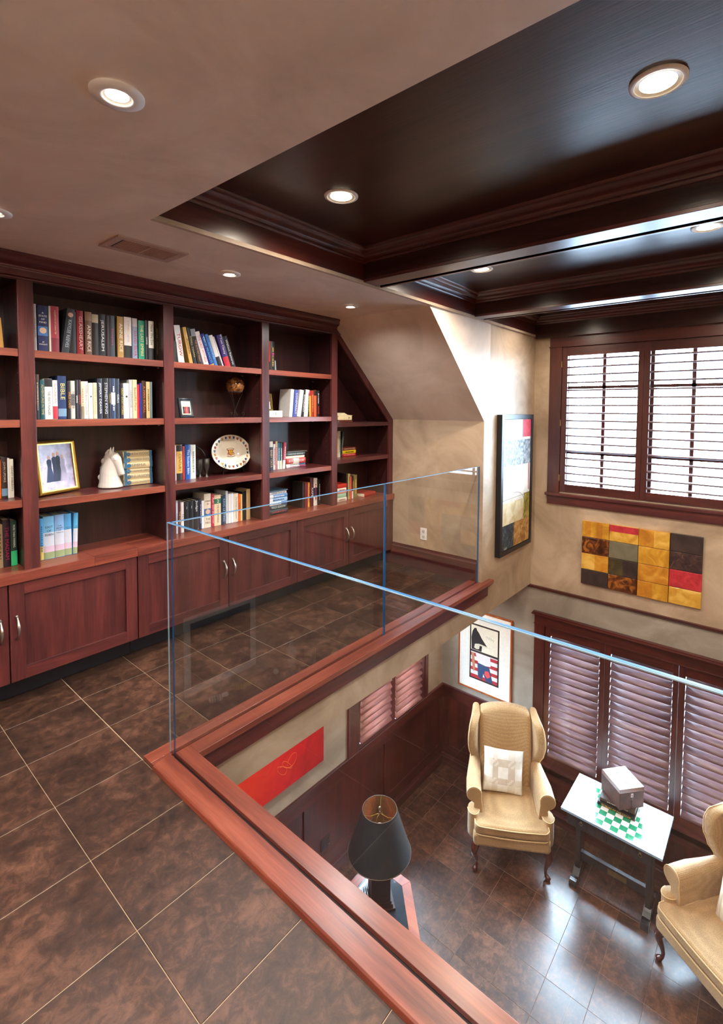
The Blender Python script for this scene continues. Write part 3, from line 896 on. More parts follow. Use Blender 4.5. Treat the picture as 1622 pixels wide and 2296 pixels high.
def make_book(w, h, d, colr, label, group, title='', tcol='', extra='', desc=''):
    """book standing at its own origin: spine faces -y, x 0..w, z 0..h (metres)"""
    mat = plain(colr, .42, name='cover_' + colr, coat=.15)
    t = .0022 if w > .012 else .0012
    bow = min(.0028, w * .12)
    m = MB(1.0)
    pts = [(0, d), (0, bow)]
    for i in range(1, 6):
        a = i / 6; pts.append((w * a, bow - bow * math.sin(math.pi * a)))
    pts += [(w, bow), (w, d), (w - t, d), (w - t, bow + .003), (t, bow + .003), (t, d)]
    m.prism(pts, 2, 0, h)
    o = m.build('book', mat, None, rel=True)
    tag(o, label, 'book', group)
    m = MB(1.0); m.box(t + .0001, w - t - .0001, bow + .0034, d - .004, .002, h - .003)
    m.build('pages', M_page, o, rel=True)
    def band(z0, z1, c, name='spine_band', inset=.06):
        mm = MB(1.0); mm.box(w * inset, w * (1 - inset), -.0018, bow * .6, z0, z1)
        mm.box(-.0002, w * inset, bow * .45, bow + .001, z0, z1); mm.box(w * (1 - inset), w + .0002, bow * .45, bow + .001, z0, z1)
        q = MB(1.0)
        pp = [(-.0003, bow + .001), (-.0003, bow)]
        for i in range(1, 6):
            a = i / 6; pp.append((w * a, bow - bow * math.sin(math.pi * a) - .0004))
        pp += [(w + .0003, bow), (w + .0003, bow + .001)]
        q.prism(pp, 2, z0, z1)
        return q.build(name, plain(c, .45, name='band_' + c), o, rel=True)
    zc = h * .5; lm = h * .78
    if extra == 'portrait':
        band(h * .36, h * .56, '3f6fa8', 'picture')
        mm = MB(1.0); mm.lathe([(w * .34, 0), (w * .34, .0006)], (0, 0, 0), 12); mm.xf(Matrix.Translation((w / 2, -.0012, h * .47)) @ Matrix.Rotation(math.pi / 2, 4, 'X')); mm.build('portrait', plain('d8b090', .6), o, rel=True)
    elif extra == 'face':
        mm = MB(1.0); mm.lathe([(w * .36, 0), (w * .36, .0006)], (0, 0, 0), 12); mm.xf(Matrix.Translation((w / 2, -.0034, h * .86)) @ Matrix.Rotation(math.pi / 2, 4, 'X')); mm.build('portrait', plain('c8a090', .6), o, rel=True)
        zc = h * .45; lm = h * .6
    elif extra == 'pic':
        band(h * .06, h * .24, '6f8ea8', 'picture', .1); zc = h * .64; lm = h * .5
    elif extra == 'sky':
        band(h * .30, h * .62, 'd4dcec'); band(h * .16, h * .30, 'cdb6cc'); band(.002, h * .16, '8a9a70'); zc = h * .66
    elif extra == 'stripe':
        band(h * .40, h * .415, 'd8dce4'); band(h * .415, h * .43, 'c04040'); band(h * .385, h * .40, '3858b0')
        zc = h * .8
        if not title: title, tcol = '~', 'e0e0e0'
    elif extra == 'two':
        band(h * .72, h * .88, '2c6a4a', 'number_square', .15)
        tm = text_mesh('number', '2', w * .62, plain('e8e4d8', .5), o, (w / 2, -.0034, h * .80), (math.pi / 2, 0, 0)); zc = h * .4; lm = h * .6
    elif extra == 'ring':
        mm = MB(1.0)
        mm.tube([(w / 2 + w * .3 * math.cos(a * math.pi / 8), -.0016, h * .55 + w * .3 * math.sin(a * math.pi / 8)) for a in range(17)], .0008, 5)
        mm.build('ring_emblem', plain('a02838', .5), o, rel=True)
    elif extra == 'magenta':
        mm = MB(1.0); mm.prism([(w * .2, h * .62), (w * .8, h * .62), (w * .65, h * .55), (w * .5, h * .52), (w * .35, h * .55)], 1, -.0034, -.0028); mm.build('emblem', plain('c02080', .5), o, rel=True)
        mm = MB(1.0)
        for k in range(4): mm.box(w * .28, w * .72, -.0034, -.0028, h * (.70 + .035 * k), h * (.715 + .035 * k))
        tk = mm.build('lettering', plain('b8a050', .5), o, rel=True); tk['kind'] = 'stuff'
    elif extra == 'dot':
        mm = MB(1.0); mm.lathe([(w * .2, 0), (w * .2, .0006)], (0, 0, 0), 10); mm.xf(Matrix.Translation((w / 2, -.0032, h * .62)) @ Matrix.Rotation(math.pi / 2, 4, 'X')); mm.build('emblem', plain('2a2018', .6), o, rel=True)
    elif extra == 'ends':
        band(h * .82, h * .995, '1a1a20'); band(.001, h * .2, '22201e'); zc = h * .5; lm = h * .5
    elif extra == 'redfoot':
        zc = h * .7; lm = h * .45
        spine_text('FATHER', w, h, 'd03030', o, True, h * .25, lenmax=h * .3)
    elif extra.startswith('foot2:'):
        band(h * .03, h * .07, extra[6:])
    elif extra.startswith('foot:'):
        band(.001, h * .33, extra[5:]); zc = h * .66; lm = h * .5
    elif extra.startswith('top:'):
        band(h * .80, h - .001, extra[4:]); zc = h * .4; lm = h * .6
    elif extra.startswith('mid:'):
        band(h * .35, h * .65, extra[4:])
    elif extra == 'sec': pass
    if title:
        if extra in ('sky',):
            spine_text(title.replace('|', '\n'), w, h, tcol, o, False, zc)
        elif '|' in title and w > .03:
            a, b_ = title.split('|')[:2]
            if extra == 'portrait':
                spine_text('A\nSTATE\nOF\nMIND' if 'STATE' in title else a.replace(' ', '\n'), w, h, tcol, o, False, h * .74)
                spine_text('JZ\nKNIGHT' if 'KNIGHT' in title else b_.replace(' ', '\n'), w, h, tcol, o, False, h * .2)
            else:
                spine_text(a, w, h, tcol, o, True, zc, lenmax=lm)
        else:
            spine_text(title.replace('|', ' '), w, h, tcol, o, True, zc, lenmax=lm)
    elif tcol and w > .011:
        # unreadable small print: a few thin bars along the spine
        mm = MB(1.0); rnd = random.Random(int(w * 1e6))
        zz = h * .2
        while zz < h * .8:
            l = rnd.uniform(.004, .012); mm.box(w * .35, w * .65, -.0030, -.0024, zz, zz + l); zz += l + rnd.uniform(.002, .006)
        tk = mm.build('lettering', plain(tcol, .5, name='print_' + tcol), o, rel=True); tk['kind'] = 'stuff'
    return o

SHELF_NAMES = {'b0s1': 'top shelf of the leftmost bay', 'b0s3': 'third shelf of the leftmost bay', 'b0s4': 'counter of the leftmost bay',
 'b1s1': 'top shelf, widest bay', 'b1s2': 'second shelf, widest bay', 'b1s4': 'counter, widest bay',
 'b2s1': 'top shelf, bay above the plate', 'b2s3': 'shelf beside the oval plate', 'b2s4': 'counter below the oval plate',
 'b3s1': 'top shelf, fourth bay', 'b3s2': 'second shelf, fourth bay', 'b3s3': 'third shelf, fourth bay', 'b3s4': 'counter, fourth bay',
 'b4s2': 'middle shelf of the slanted end bay', 'b4s4': 'counter of the slanted end bay'}
ORD = ['first', 'second', 'third', 'fourth', 'fifth', 'sixth', 'seventh', 'eighth', 'ninth', 'tenth', '11th', '12th', '13th', '14th', '15th', '16th', '17th', '18th', '19th', '20th', '21st', '22nd', '23rd', '24th', '25th', '26th', '27th', '28th', '29th']
BOOKS = [
('b1s1',1.19,2.0,[
(0.5509, 0.5607, 0.1657, 0, 'cfc8be', 'POPULAR LIVES', '8a8078', 'pale grey', ''),
(0.5639, 0.5954, 0.1641, 0, '1b2350', 'A STATE OF MIND|JZ KNIGHT', 'e8e4da', 'navy', 'portrait'),
(0.5985, 0.6039, 0.166, 0, 'd9d0b8', '', '', 'thin cream', ''),
(0.6045, 0.6302, 0.1678, 0, 'a83a48', 'A QUESTION OF CHARACTER', 'e6cfa8', 'rose red', 'foot:7c2030'),
(0.6347, 0.6593, 0.1673, 0.0224, '2c3238', 'KAYLEE REEVES', 'b8c0c4', 'charcoal leaning', 'face'),
(0.6636, 0.6852, 0.159, 0, '15161a', '', '', 'thick black', ''),
(0.687, 0.7091, 0.1647, 0, '8c1820', 'GLASSHEART', 'e0b0a0', 'bright red', ''),
(0.7146, 0.738, 0.1651, 0, '6b4a35', 'ANNE RICE', 'e8dcc4', 'brown', 'top:8a6a50'),
(0.7391, 0.7614, 0.1599, 0, '181210', '', '', 'black with cream head', 'top:b8ac90'),
(0.7621, 0.7869, 0.1643, 0, '14161c', 'JERUSALEM', 'e8e8e8', 'black', ''),
(0.7876, 0.7996, 0.1619, 0, '2a1216', '', '', 'thin dark maroon', ''),
(0.8004, 0.8206, 0.1639, 0, '3a4048', 'Sleepers', 'a05060', 'slate grey', ''),
(0.8299, 0.8528, 0.1649, 0, 'b08a48', 'ANNE RICE', 'f0e4c8', 'golden tan', ''),
(0.8548, 0.8836, 0.1669, 0, 'e8e0d8', 'STEPHEN CARTER', 'c0b0a0', 'white over black', 'foot:16120f'),
(0.8866, 0.9061, 0.166, 0, '8f9cb8', 'DAVID SILVA', 'b03040', 'pale blue', 'top:c8c0c4'),
(0.9104, 0.9347, 0.1608, 0, '129070', 'THE LAST EMPIRE', 'e8d890', 'emerald green', ''),
(0.937, 0.9491, 0.1646, 0, '20222a', 'NANS', 'd8d8d8', 'thin black and white', ''),
(0.9518, 0.9746, 0.1645, 0, 'e0dccb', 'How We Die', '5a5048', 'cream with black foot', 'foot:15161a'),
(0.9801, 0.9949, 0.1662, 0, '1c1e12', 'JEFFREY ARCHER', 'c8b850', 'black with yellow lettering', '')]),
('b1s2',0.957,2.0,[
(0.5526, 0.564, 0.1569, 0, '5a4438', '', 'c8b8a8', 'brown', 'foot:30343a'),
(0.5657, 0.5796, 0.1365, 0, '0f4c54', 'ADVENTURES IN TIME', 'c8b070', 'teal', ''),
(0.5806, 0.6043, 0.1431, 0, 'e4e4dc', 'THE YEATS READER', '50504c', 'white with black head', 'top:1a1c1e'),
(0.605, 0.6198, 0.1385, 0, 'e8e4de', 'BLACKBURN', 'b07880', 'white with pale red lettering', 'foot:b03040'),
(0.6215, 0.6485, 0.155, 0, '1c3460', 'BIBLE', 'e8cf80', 'large blue', 'pic'),
(0.6506, 0.6621, 0.1368, 0, '201410', 'WILD CARD', 'd09040', 'black and orange', ''),
(0.6628, 0.6758, 0.1394, 0, 'c8c4b8', 'TIME BOMB', '404040', 'pale grey', 'mid:6a6a68'),
(0.6766, 0.6857, 0.1433, 0, '101114', 'LIVING', 'f0f0f0', 'narrow black with white lettering', ''),
(0.6868, 0.6956, 0.1438, 0, '2a1820', 'LEGENDS', 'c04030', 'narrow dark plum', ''),
(0.6964, 0.706, 0.139, 0, 'dcc8a8', '', 'a07850', 'narrow cream', 'foot:807868'),
(0.7068, 0.7203, 0.1395, 0, 'e4e0d4', 'MODERN BOOK COLLECTING', '706858', 'ivory with grey lettering', ''),
(0.7218, 0.7363, 0.134, 0, 'ece6da', '', '', 'ivory with small black emblem', 'dot'),
(0.7382, 0.7509, 0.136, 0, 'dccfae', 'WHITE OLEANDER', 'a08850', 'pale cream with cream lettering', ''),
(0.7528, 0.7712, 0.1529, 0, '1b2434', 'JEFFERY DEAVER', 'e0e4e8', 'navy with white lettering', ''),
(0.7724, 0.7911, 0.1552, 0, '0e0f12', 'STEPHEN KING', 'c8ccd0', 'black with grey lettering', ''),
(0.7919, 0.8011, 0.155, 0, '1a1820', 'FOLLOW', 'd0a040', 'narrow black with gold lettering', ''),
(0.8023, 0.8174, 0.1555, 0, '2c3c5c', '', 'e8e8f0', 'blue and white', 'mid:c8d0dc'),
(0.8186, 0.8326, 0.1555, 0, '26303e', 'GIRLS', 'd8dce0', 'slate blue', ''),
(0.8351, 0.8476, 0.134, 0, '1e1626', 'GREAT SHORT STORIES', 'd0c040', 'dark violet with yellow lettering', ''),
(0.8485, 0.8696, 0.1389, 0, 'eae6e0', '', '', 'plain white', 'dot'),
(0.8705, 0.8825, 0.1539, 0, 'b8bcc0', 'LIGHTHOUSE', '806868', 'silver grey', ''),
(0.8838, 0.9007, 0.1546, 0, 'd8c8a0', 'Beautiful Place', '907040', 'cream with brown script', ''),
(0.902, 0.9108, 0.1356, 0, 'c82838', '', '', 'narrow scarlet', ''),
(0.9121, 0.9188, 0.1418, 0, '2038a0', '', '', 'narrow royal blue', ''),
(0.9201, 0.9366, 0.152, 0, '3c2016', 'A MAN IN FULL', 'c07040', 'dark brown', ''),
(0.938, 0.9534, 0.1493, 0, 'c0b080', '', '705830', 'cream and gold', ''),
(0.9543, 0.9626, 0.1491, 0, '607078', '', '', 'narrow blue grey', '')]),
('b1s4',0.452,2.015,[
(0.5584, 0.5685, 0.1502, 0, '4aa0dc', '', '305880', 'narrow sky blue', 'foot:c8b060'),
(0.5692, 0.6037, 0.1547, 0, '7cc0e8', 'EAST|OF|EDEN', '2c4a60', 'sky blue titled EAST OF EDEN', 'sky'),
(0.6046, 0.6353, 0.1556, 0, '8ab8e8', 'THE|GRAPES|OF|WRATH', '3a5070', 'sky blue titled THE GRAPES OF WRATH', 'sky'),
(0.6362, 0.6593, 0.1545, 0, '58a8e0', 'TORTILLA|FLAT', '2c5070', 'blue with pink horizon', 'sky'),
(0.6616, 0.6763, 0.1528, 0.006, '58b4e4', 'THE|PEARL', '2c5070', 'light blue leaning', 'sky')]),
('b0s1',1.19,2.0,[
(0.4471, 0.4672, 0.1037, -0.0063, 'c89850', '', '', 'orange tan leaning', '')]),
('b0s3',0.69,2.01,[
(0.4337, 0.4509, 0.1316, 0, 'e06a20', '', '', 'orange', ''),
(0.4515, 0.4679, 0.1395, 0, '30241f', 'JOHN UPDIKE', 'c8b0a0', 'dark brown', 'pic'),
(0.4685, 0.474, 0.136, 0, 'e8e2d8', '', '', 'narrow white', ''),
(0.4746, 0.4857, 0.1318, 0, 'e6e0cc', 'SIDNEY SHELDON', '706858', 'cream with grey lettering', '')]),
('b0s4',0.452,2.02,[
(0.4285, 0.4519, 0.1485, 0, 'a89070', 'REAGAN', '403020', 'tan', ''),
(0.4525, 0.4733, 0.1629, 0, '241420', 'THE MADAM', 'a02050', 'black and purple', ''),
(0.4743, 0.4921, 0.1561, 0, '16382c', 'MORE THAN WINNING', 'e8e8e0', 'dark green titled MORE THAN WINNING', 'foot:30b070')]),
('b2s1',1.187,2.0,[
(1.0603, 1.0797, 0.0981, 0, '141414', '', '', 'short black', ''),
(1.0804, 1.1079, 0.1659, -0.0219, 'dcdcd6', 'TUROW', 'b03038', 'white titled TUROW', ''),
(1.1311, 1.1482, 0.164, -0.0339, 'c8a050', 'PUSHKIN', '604820', 'golden yellow leaning', 'wide'),
(1.1512, 1.1667, 0.1647, -0.0334, '1c1e22', 'SMALL TOWN', 'c8b470', 'black with gold lettering', ''),
(1.1715, 1.194, 0.1621, -0.0384, '22201e', 'THE QUIETEST POINT', 'c89078', 'black with bronze lettering', 'top:8a9098'),
(1.2016, 1.2265, 0.1545, -0.0497, 'e6e2de', 'THE LAST WITNESS', 'c03040', 'white with red lettering', ''),
(1.2311, 1.2546, 0.1491, -0.0579, '1c2484', 'DICK FRANCIS', '40b0d0', 'royal blue leaning', 'foot2:c8a030'),
(1.2554, 1.2717, 0.1511, -0.0552, '3c78c0', 'CHARMING', 'a0d0f0', 'light blue leaning', ''),
(1.2737, 1.2946, 0.1481, -0.0541, 'e4e0dc', '', '', 'white and black leaning', 'foot:1a1a1e'),
(1.2954, 1.3028, 0.1465, -0.055, 'dcd8d0', '', '', 'thin white leaning', ''),
(1.3101, 1.3412, 0.1534, -0.05, '3c2c78', 'Tom Clancy', 'f0f0f0', 'purple, white and red leaning', 'foot:c02030'),
(1.3433, 1.3686, 0.1512, -0.0521, '16202c', 'Without Remorse', 'f0f0f0', 'navy leaning book with white lettering', '')]),
('b2s3',0.679,2.04,[
(1.0771, 1.083, 0.1572, 0, 'e4e4e8', '', '', 'thin white', ''),
(1.0856, 1.1123, 0.1574, 0, 'd8ac58', 'CENTURY', '6a4a20', 'gold with black ends', 'ends'),
(1.114, 1.1238, 0.1505, 0, 'b02828', '', '', 'red', ''),
(1.1258, 1.1505, 0.1563, 0, '1450a0', 'The Student Bible', 'd8e4f4', 'bright blue', ''),
(1.1519, 1.1771, 0.1543, 0, 'd8dcd6', '', '8c9088', 'pale grey green', 'wide')]),
('b2s4',0.452,2.005,[
(1.0608, 1.069, 0.145, 0, 'c8dcec', 'ALCHEMY', '4070a0', 'pale blue', ''),
(1.07, 1.0831, 0.1394, 0, '5a1e2c', 'THE MAN', 'd8c060', 'maroon', ''),
(1.0841, 1.0977, 0.1348, 0, 'e4e0dc', 'FAYE', '505050', 'white with grey lettering', ''),
(1.0997, 1.1206, 0.1342, 0, '16181e', '', '', 'black with tricolour stripe, leftmost', 'stripe'),
(1.1226, 1.1446, 0.1341, 0, '14161c', '', '', 'black with tricolour stripe, middle', 'stripe'),
(1.1463, 1.17, 0.1339, 0, '16161c', 'Judge', 'e0e0e0', 'black with tricolour stripe, rightmost', 'stripe'),
(1.1711, 1.1824, 0.1353, 0, '242848', '', 'a0a0c0', 'narrow navy', ''),
(1.1834, 1.1945, 0.1271, 0, 'e4e4e8', '', '', 'narrow white', ''),
(1.1959, 1.2299, 0.1564, 0, 'd8ccb8', 'PARIS IN|THE FALL', '3a3430', 'thick cream biography', 'portrait'),
(1.2311, 1.2462, 0.1501, 0, 'a82038', 'PLAY GOT SKELETON', 'e8c8c8', 'crimson', ''),
(1.2477, 1.283, 0.143, 0, 'e0ccaa', 'THE NEW WORLD', '5a4a38', 'thick cream with green number square', 'two'),
(1.2841, 1.3075, 0.1364, 0, '1e3048', 'KING LETTING', '90b8d8', 'navy with pale blue lettering', ''),
(1.3091, 1.3199, 0.1552, 0, 'c0c4cc', '', '', 'tall pale grey', ''),
(1.3211, 1.3348, 0.1417, 0, 'dcdcdc', '', '', 'white', ''),
(1.336, 1.3498, 0.1415, 0, 'e0e0e4', '', '', 'white with faint lettering', ''),
(1.3515, 1.3771, 0.1378, 0, 'dcd4c4', 'The Forest of Dreams', '6a6050', 'ivory with brown lettering', ''),
(1.3784, 1.3889, 0.1325, 0, 'e86820', 'MONSTERS', '501c08', 'orange', ''),
(1.3902, 1.4, 0.1299, 0, 'e0c890', '', '', 'narrow cream', ''),
(1.4012, 1.4228, 0.1418, 0, '16181a', '', '', 'black with red ring', 'ring'),
(1.424, 1.4459, 0.1502, 0, 'b89c70', '', '', 'tall tan', '')]),
('b3s1',1.184,2.0,[
(1.5558, 1.5669, 0.1571, 0, 'e03020', '', '', 'narrow bright red', 'foot:201818'),
(1.5685, 1.5976, 0.1568, 0, '15181a', '', 'c0a040', 'black with magenta emblem', 'magenta'),
(1.5987, 1.6072, 0.0606, -0.0043, '9098a0', '', '', 'thin grey leaning', '')]),
('b3s2',0.955,2.0,[
(1.691, 1.7128, 0.1474, 0.0136, 'eceae6', '', '', 'white', 'back'),
(1.7183, 1.7416, 0.1446, 0.0144, '4858a8', 'CONSPIRACY', 'e8e8f0', 'blue leaning', ''),
(1.7434, 1.7722, 0.1459, 0.0264, 'e4e0d8', '', '', 'cream leaning', ''),
(1.774, 1.7924, 0.1486, 0.0172, '202428', 'BIOGRAPHY', 'f0f0f0', 'black and white leaning', ''),
(1.7943, 1.822, 0.1482, 0.0148, 'e8e4dc', '', '', 'ivory', ''),
(1.8239, 1.835, 0.1449, 0, '2c2818', '', 'c0b060', 'narrow black and yellow', ''),
(1.8363, 1.8494, 0.1453, 0, 'e0a040', '', '', 'yellow orange', 'top:b02030'),
(1.8507, 1.8666, 0.1458, 0, '98301c', '', 'e0b070', 'brick red', ''),
(1.8699, 1.8893, 0.1484, 0, 'c85830', '', '', 'orange with black head', 'top:281818'),
(1.892, 1.9117, 0.1472, 0, '1a1a1e', 'Presidential', 'f0f0f0', 'black with red lettering', 'redfoot')]),
('b3s3',0.678,2.03,[
(1.5807, 1.608, 0.1522, 0, '263440', 'BABY TATA', 'c8b088', 'dark slate', 'top:d8d8d4'),
(1.6091, 1.623, 0.1362, 0, 'e0d8dc', '', 'a05070', 'narrow pale pink', ''),
(1.6241, 1.6381, 0.1502, 0, 'a87878', '', 'e0c0a0', 'dusty pink', 'top:c8b090'),
(1.6393, 1.6528, 0.1416, 0, '2c6c90', '', 'd0d8dc', 'narrow blue', 'foot:d0d8dc'),
(1.6539, 1.6687, 0.1409, 0, '1e5c60', '', 'd0d8dc', 'narrow teal', 'foot:e0dcc8'),
(1.6711, 1.6879, 0.141, 0.0099, 'a84058', '', 'e8d0d8', 'rose leaning', 'foot:e0dcdc')]),
('b3s4',0.452,2.01,[
(1.7939, 1.8094, 0.1439, 0, '2c2826', '', '', 'black with printed cover side in view', ''),
(1.8114, 1.8329, 0.14, 0, '701828', '', '', 'dark red', ''),
(1.8349, 1.8488, 0.1374, 0, 'e0a030', '', '903060', 'yellow', ''),
(1.8508, 1.8749, 0.1603, 0, '501822', 'RAPE', 'f0f0f0', 'maroon with white lettering', ''),
(1.8782, 1.9061, 0.1564, 0, 'e0d8d0', '', 'b03040', 'white and navy', 'mid:283858'),
(1.9116, 1.9296, 0.1459, 0, '141618', '', 'b0b0a0', 'narrow black', '')]),
('b4s2',0.709,2.04,[
(2.0955, 2.1061, 0.1564, 0, 'd8b880', '', '', 'pale tan', ''),
(2.1076, 2.1259, 0.1576, 0, 'd4d4cc', '', '706858', 'pale grey', ''),
(2.1236, 2.1375, 0.1533, 0.0193, '26343c', '', 'a0b0b4', 'dark slate leaning', '')]),
('b4s4',0.452,2.0,[
(2.1336, 2.1492, 0.1593, 0, '241c18', '', '', 'thick black and brown', ''),
(2.1508, 2.1708, 0.1549, 0, 'b8a070', 'MULTICULTURAL', '2a2018', 'tan', ''),
(2.1712, 2.1839, 0.1367, 0, 'e05030', '', '', 'orange red', ''),
(2.1855, 2.1999, 0.138, 0, '26242a', '', 'c0a060', 'black over white', 'foot:d8d4d4'),
(2.2031, 2.2323, 0.1427, 0, '807040', '', 'd8b860', 'olive gold', '')]),
]
rb = random.Random(4)
for key, zz, yy, rows in BOOKS:
    n = len(rows)
    for i, (x0, x1, h, lean, c, ti, tc_, desc, ex) in enumerate(rows):
        hh = min(h * S, .262); ang = math.atan2(lean, h) if lean else 0.0
        w = (x1 - x0) * S * math.cos(ang) * .985
        d = min(.62 * hh + rb.uniform(-.01, .006), (YW - .012 - yy) * S)
        dd = desc.replace(' book', '').replace(' leaning', '')
        dd = dd.split(',')[0] if len(dd.split()) > 6 else dd
        lab = '%s book, %s from left, %s' % (dd, ORD[i], SHELF_NAMES[key])
        if ang: lab = lab.replace(' book', ' leaning book', 1)
        lab = lab.replace('widest bay', 'widest bay')
        if len(lab.split()) > 16: lab = lab.replace(' in view', '').replace('printed cover side', 'back cover')
        o = make_book(w, hh, d, c, lab, 'books on the ' + SHELF_NAMES[key], ti, tc_, ex, desc)
        if ang < 0:      # leans left: lower left corner stays down
            o.location = (x0 * S, yy * S, zz * S + .0008); o.rotation_euler = (0, ang, 0)
        elif ang > 0:
            o.rotation_euler = (0, ang, 0)
            o.location = (x1 * S - w * math.cos(ang), yy * S, zz * S + .0008 + w * math.sin(ang))
        else:
            o.location = (x0 * S, yy * S + rb.uniform(0, .003), zz * S + .0008)

def lay_book(x0, x1, yy, z0, th, colr, label, group, title='', tcol='', extra='', rot=0.0, d=.15):
    L = (x1 - x0) * S
    o = make_book(th * S, L, min(d, (YW - .012 - yy) * S), colr, label, group, title, tcol, extra)
    o.matrix_world = Matrix.Translation((x0 * S, yy * S, z0 * S + .0006)) @ Matrix.Rotation(rot, 4, 'Z') @ Matrix.Translation((L, 0, 0)) @ Matrix.Rotation(-math.pi / 2, 4, 'Y')
    return o
# six matching volumes lying beside the horse
g = 'matching cream and blue volumes lying by the horse head'
for k, nm in enumerate(('lowest', 'second from the bottom', 'third from the bottom', 'fourth from the bottom', 'second from the top', 'topmost')):
    o = lay_book(.862 - .002 * (k % 2), .978, 2.04 + .002 * (k % 3), .682 + .0232 * k, .0226, 'd8c49a', 'cream and blue book, %s of the stack beside the horse' % nm, g,
                 ['SENSE AND SENSIBILITY', 'PERSUASION', 'NORTHANGER ABBEY', 'EMMA', 'MANSFIELD PARK', 'NORTH WOOD'][k], '8a8a80')
    h = .116 * S; w = .0226 * S
    for (za, zb) in ((h * .90, h * .995), (.001, h * .10)):
        q = MB(1.0); q.box(-.0003, w + .0003, -.0016, .004, za, zb); q.build('spine_end', plain('3c6a8c', .5), o, rel=True)
    q = MB(1.0); q.lathe([(w * .36, 0), (w * .36, .0005)], (0, 0, 0), 12); q.xf(Matrix.Translation((w / 2, -.0018, h * .84)) @ Matrix.Rotation(math.pi / 2, 4, 'X')); q.build('emblem', plain('2a6a94', .5), o, rel=True)
# stack right of the slim paperbacks, fourth bay third shelf
g = 'lying stack on the third shelf of the fourth bay'
z = .678
for k, (th, c, ti, tc_, ex, lb, a) in enumerate(((.012, 'd8ccd4', '', '803050', 'foot:8a3a58', 'pale book with purple end at the bottom', 0), (.010, 'dcdcd8', '', '606468', 'foot:3a6890', 'white and blue book second from the bottom', 0),
        (.028, 'b83830', 'BUSY|SEASON', 'e8d8d0', 'mid:e0d8d4', 'thick red and white book in the middle', 0), (.015, 'e8e2d0', '', '', '', 'plain cream book', -.004), (.015, '38484c', 'UNBROKEN GROUND', 'b8c0b8', '', 'dark grey green book', -.004), (.008, '48403a', '', '', '', 'open dark topmost book', .01))):
    lay_book(1.700 + a, 1.838 + a * 1.4, 2.035 + (k % 2) * .004, z, th, c, lb + ' of the stack beside the leaning rose book', g, ti.replace('|', ' '), tc_, ex); z += th + .0005
# stack on the counter, fourth bay
g = 'lying stack on the counter of the fourth bay'
z = .452
for k, (th, c, ti, tc_, ex, lb) in enumerate(((.026, '1a1c20', 'I LOVE LIKE A PIRATE', 'd84840', '', 'black book with red lettering at the bottom'), (.022, '1e3034', 'WILD SEASON', 'c8d0c8', '', 'dark green book second from the bottom'),
        (.016, 'dcdce0', '', '5068a0', 'foot:3c5a98', 'white and blue book third from the bottom'), (.020, '9cc0e0', '', '305080', 'top:e0e4e8', 'pale blue book in the middle'), (.018, '5a8cc8', '', 'e8e8e8', 'top:e8ecf0', 'blue and white book third from the top'),
        (.014, 'e4e4e8', 'NEVER GIVE UP', '404048', '', 'white book second from the top'), (.006, '3c5468', '', '', '', 'thin dark blue topmost book'))):
    lay_book(1.552, 1.672 - .003 * (k % 3), 1.99 + .004 * (k % 2), z, th, c, lb + ' of the stack cut by the glass edge', g, ti, tc_, ex); z += th + .0004
# slanted bay
g = 'lying stack on the middle shelf of the slanted bay'
z = .709
for k, (th, c, ti, tc_, lb) in enumerate(((.016, 'b82028', 'RUNNING FREE', 'e0a0a0', 'red lying book under the yellow one'), (.020, 'e0c818', '', '302808', 'bright yellow lying book in the slanted bay'), (.017, '7a2c20', 'CHOCOLATE', 'e0d0b0', 'brown red lying book on top of the yellow one'))):
    lay_book(2.146, 2.268, 2.045, z, th, c, lb, g, ti, tc_); z += th + .0004
g = 'lying stack on the counter of the slanted bay'
z = .452
for k, (th, c, lb) in enumerate(((.022, 'e4e0d4', 'cream lying book at the bottom of the counter stack, slanted bay'), (.024, '9cc8b0', 'mint green lying book in the slanted bay'), (.012, 'd88078', 'salmon lying book over the mint green one'), (.020, 'e0dcd4', 'white lying book below the red one, slanted bay'), (.024, 'b83024', 'red lying book topmost beside the thick black book'))):
    lay_book(2.042, 2.122 - .004 * (k % 2), 1.985, z, th, c, lb, g, '', '906058' if k in (0, 3) else '', '', d=.17); z += th + .0004
o = lay_book(2.275, 2.40, 1.975, .452, .022, 'a83028', 'red book lying alone at the right end of the counter', None, '', '', rot=.12, d=.17)

# ------------------------------------------------------------------ other things in the bookcase
M_gold = plain('c09a48', .32, .85, name='gilt')
def photo_frame(name, label, w, h, fw, th, mat, loc, rot, lean, parts):
    """parts(t, w, h) adds the picture; local: x right, z up, front -y, origin bottom centre"""
    t = thing(name, label, 'picture frame', loc, 0)
    t.rotation_euler = (-lean, 0, rot)
    ORG[t.name] = Vector((0, 0, 0))
    m = MB(1.0)
    pr = [(0, 0), (fw * .15, -th * .7), (fw * .45, -th), (fw * .7, -th * .55), (fw, -th * .5), (fw, 0)]
    for (px, dy) in pr:
        m.v += [(-w / 2 + px, dy, px), (w / 2 - px, dy, px), (w / 2 - px, dy, h - px), (-w / 2 + px, dy, h - px)]
    for i in range(len(pr) - 1):
        for k in range(4):
            k2 = (k + 1) % 4; m.f.append((i * 4 + k, i * 4 + k2, (i + 1) * 4 + k2, (i + 1) * 4 + k)); m.m.append(0)
    m.build('frame', mat, t, rel=True, smooth='auto')
    m = MB(1.0); m.box(-w / 2 + .001, w / 2 - .001, 0, .005, .001, h - .001); m.build('back_board', M_black, t, rel=True)
    m = MB(1.0); m.add([(0, .005, h * .7), (.02, .005, h * .7), (.02, .06, .03), (0, .06, .03)], [(0, 1, 2, 3)]); 
    iw, ih = w - 2 * fw, h - 2 * fw
    m = MB(1.0); m.box(-iw / 2, iw / 2, -.0012, 0, fw, h - fw)
    bgm = parts(t, iw, ih, fw)
    m.build('photograph', bgm, t, rel=True)
    return t
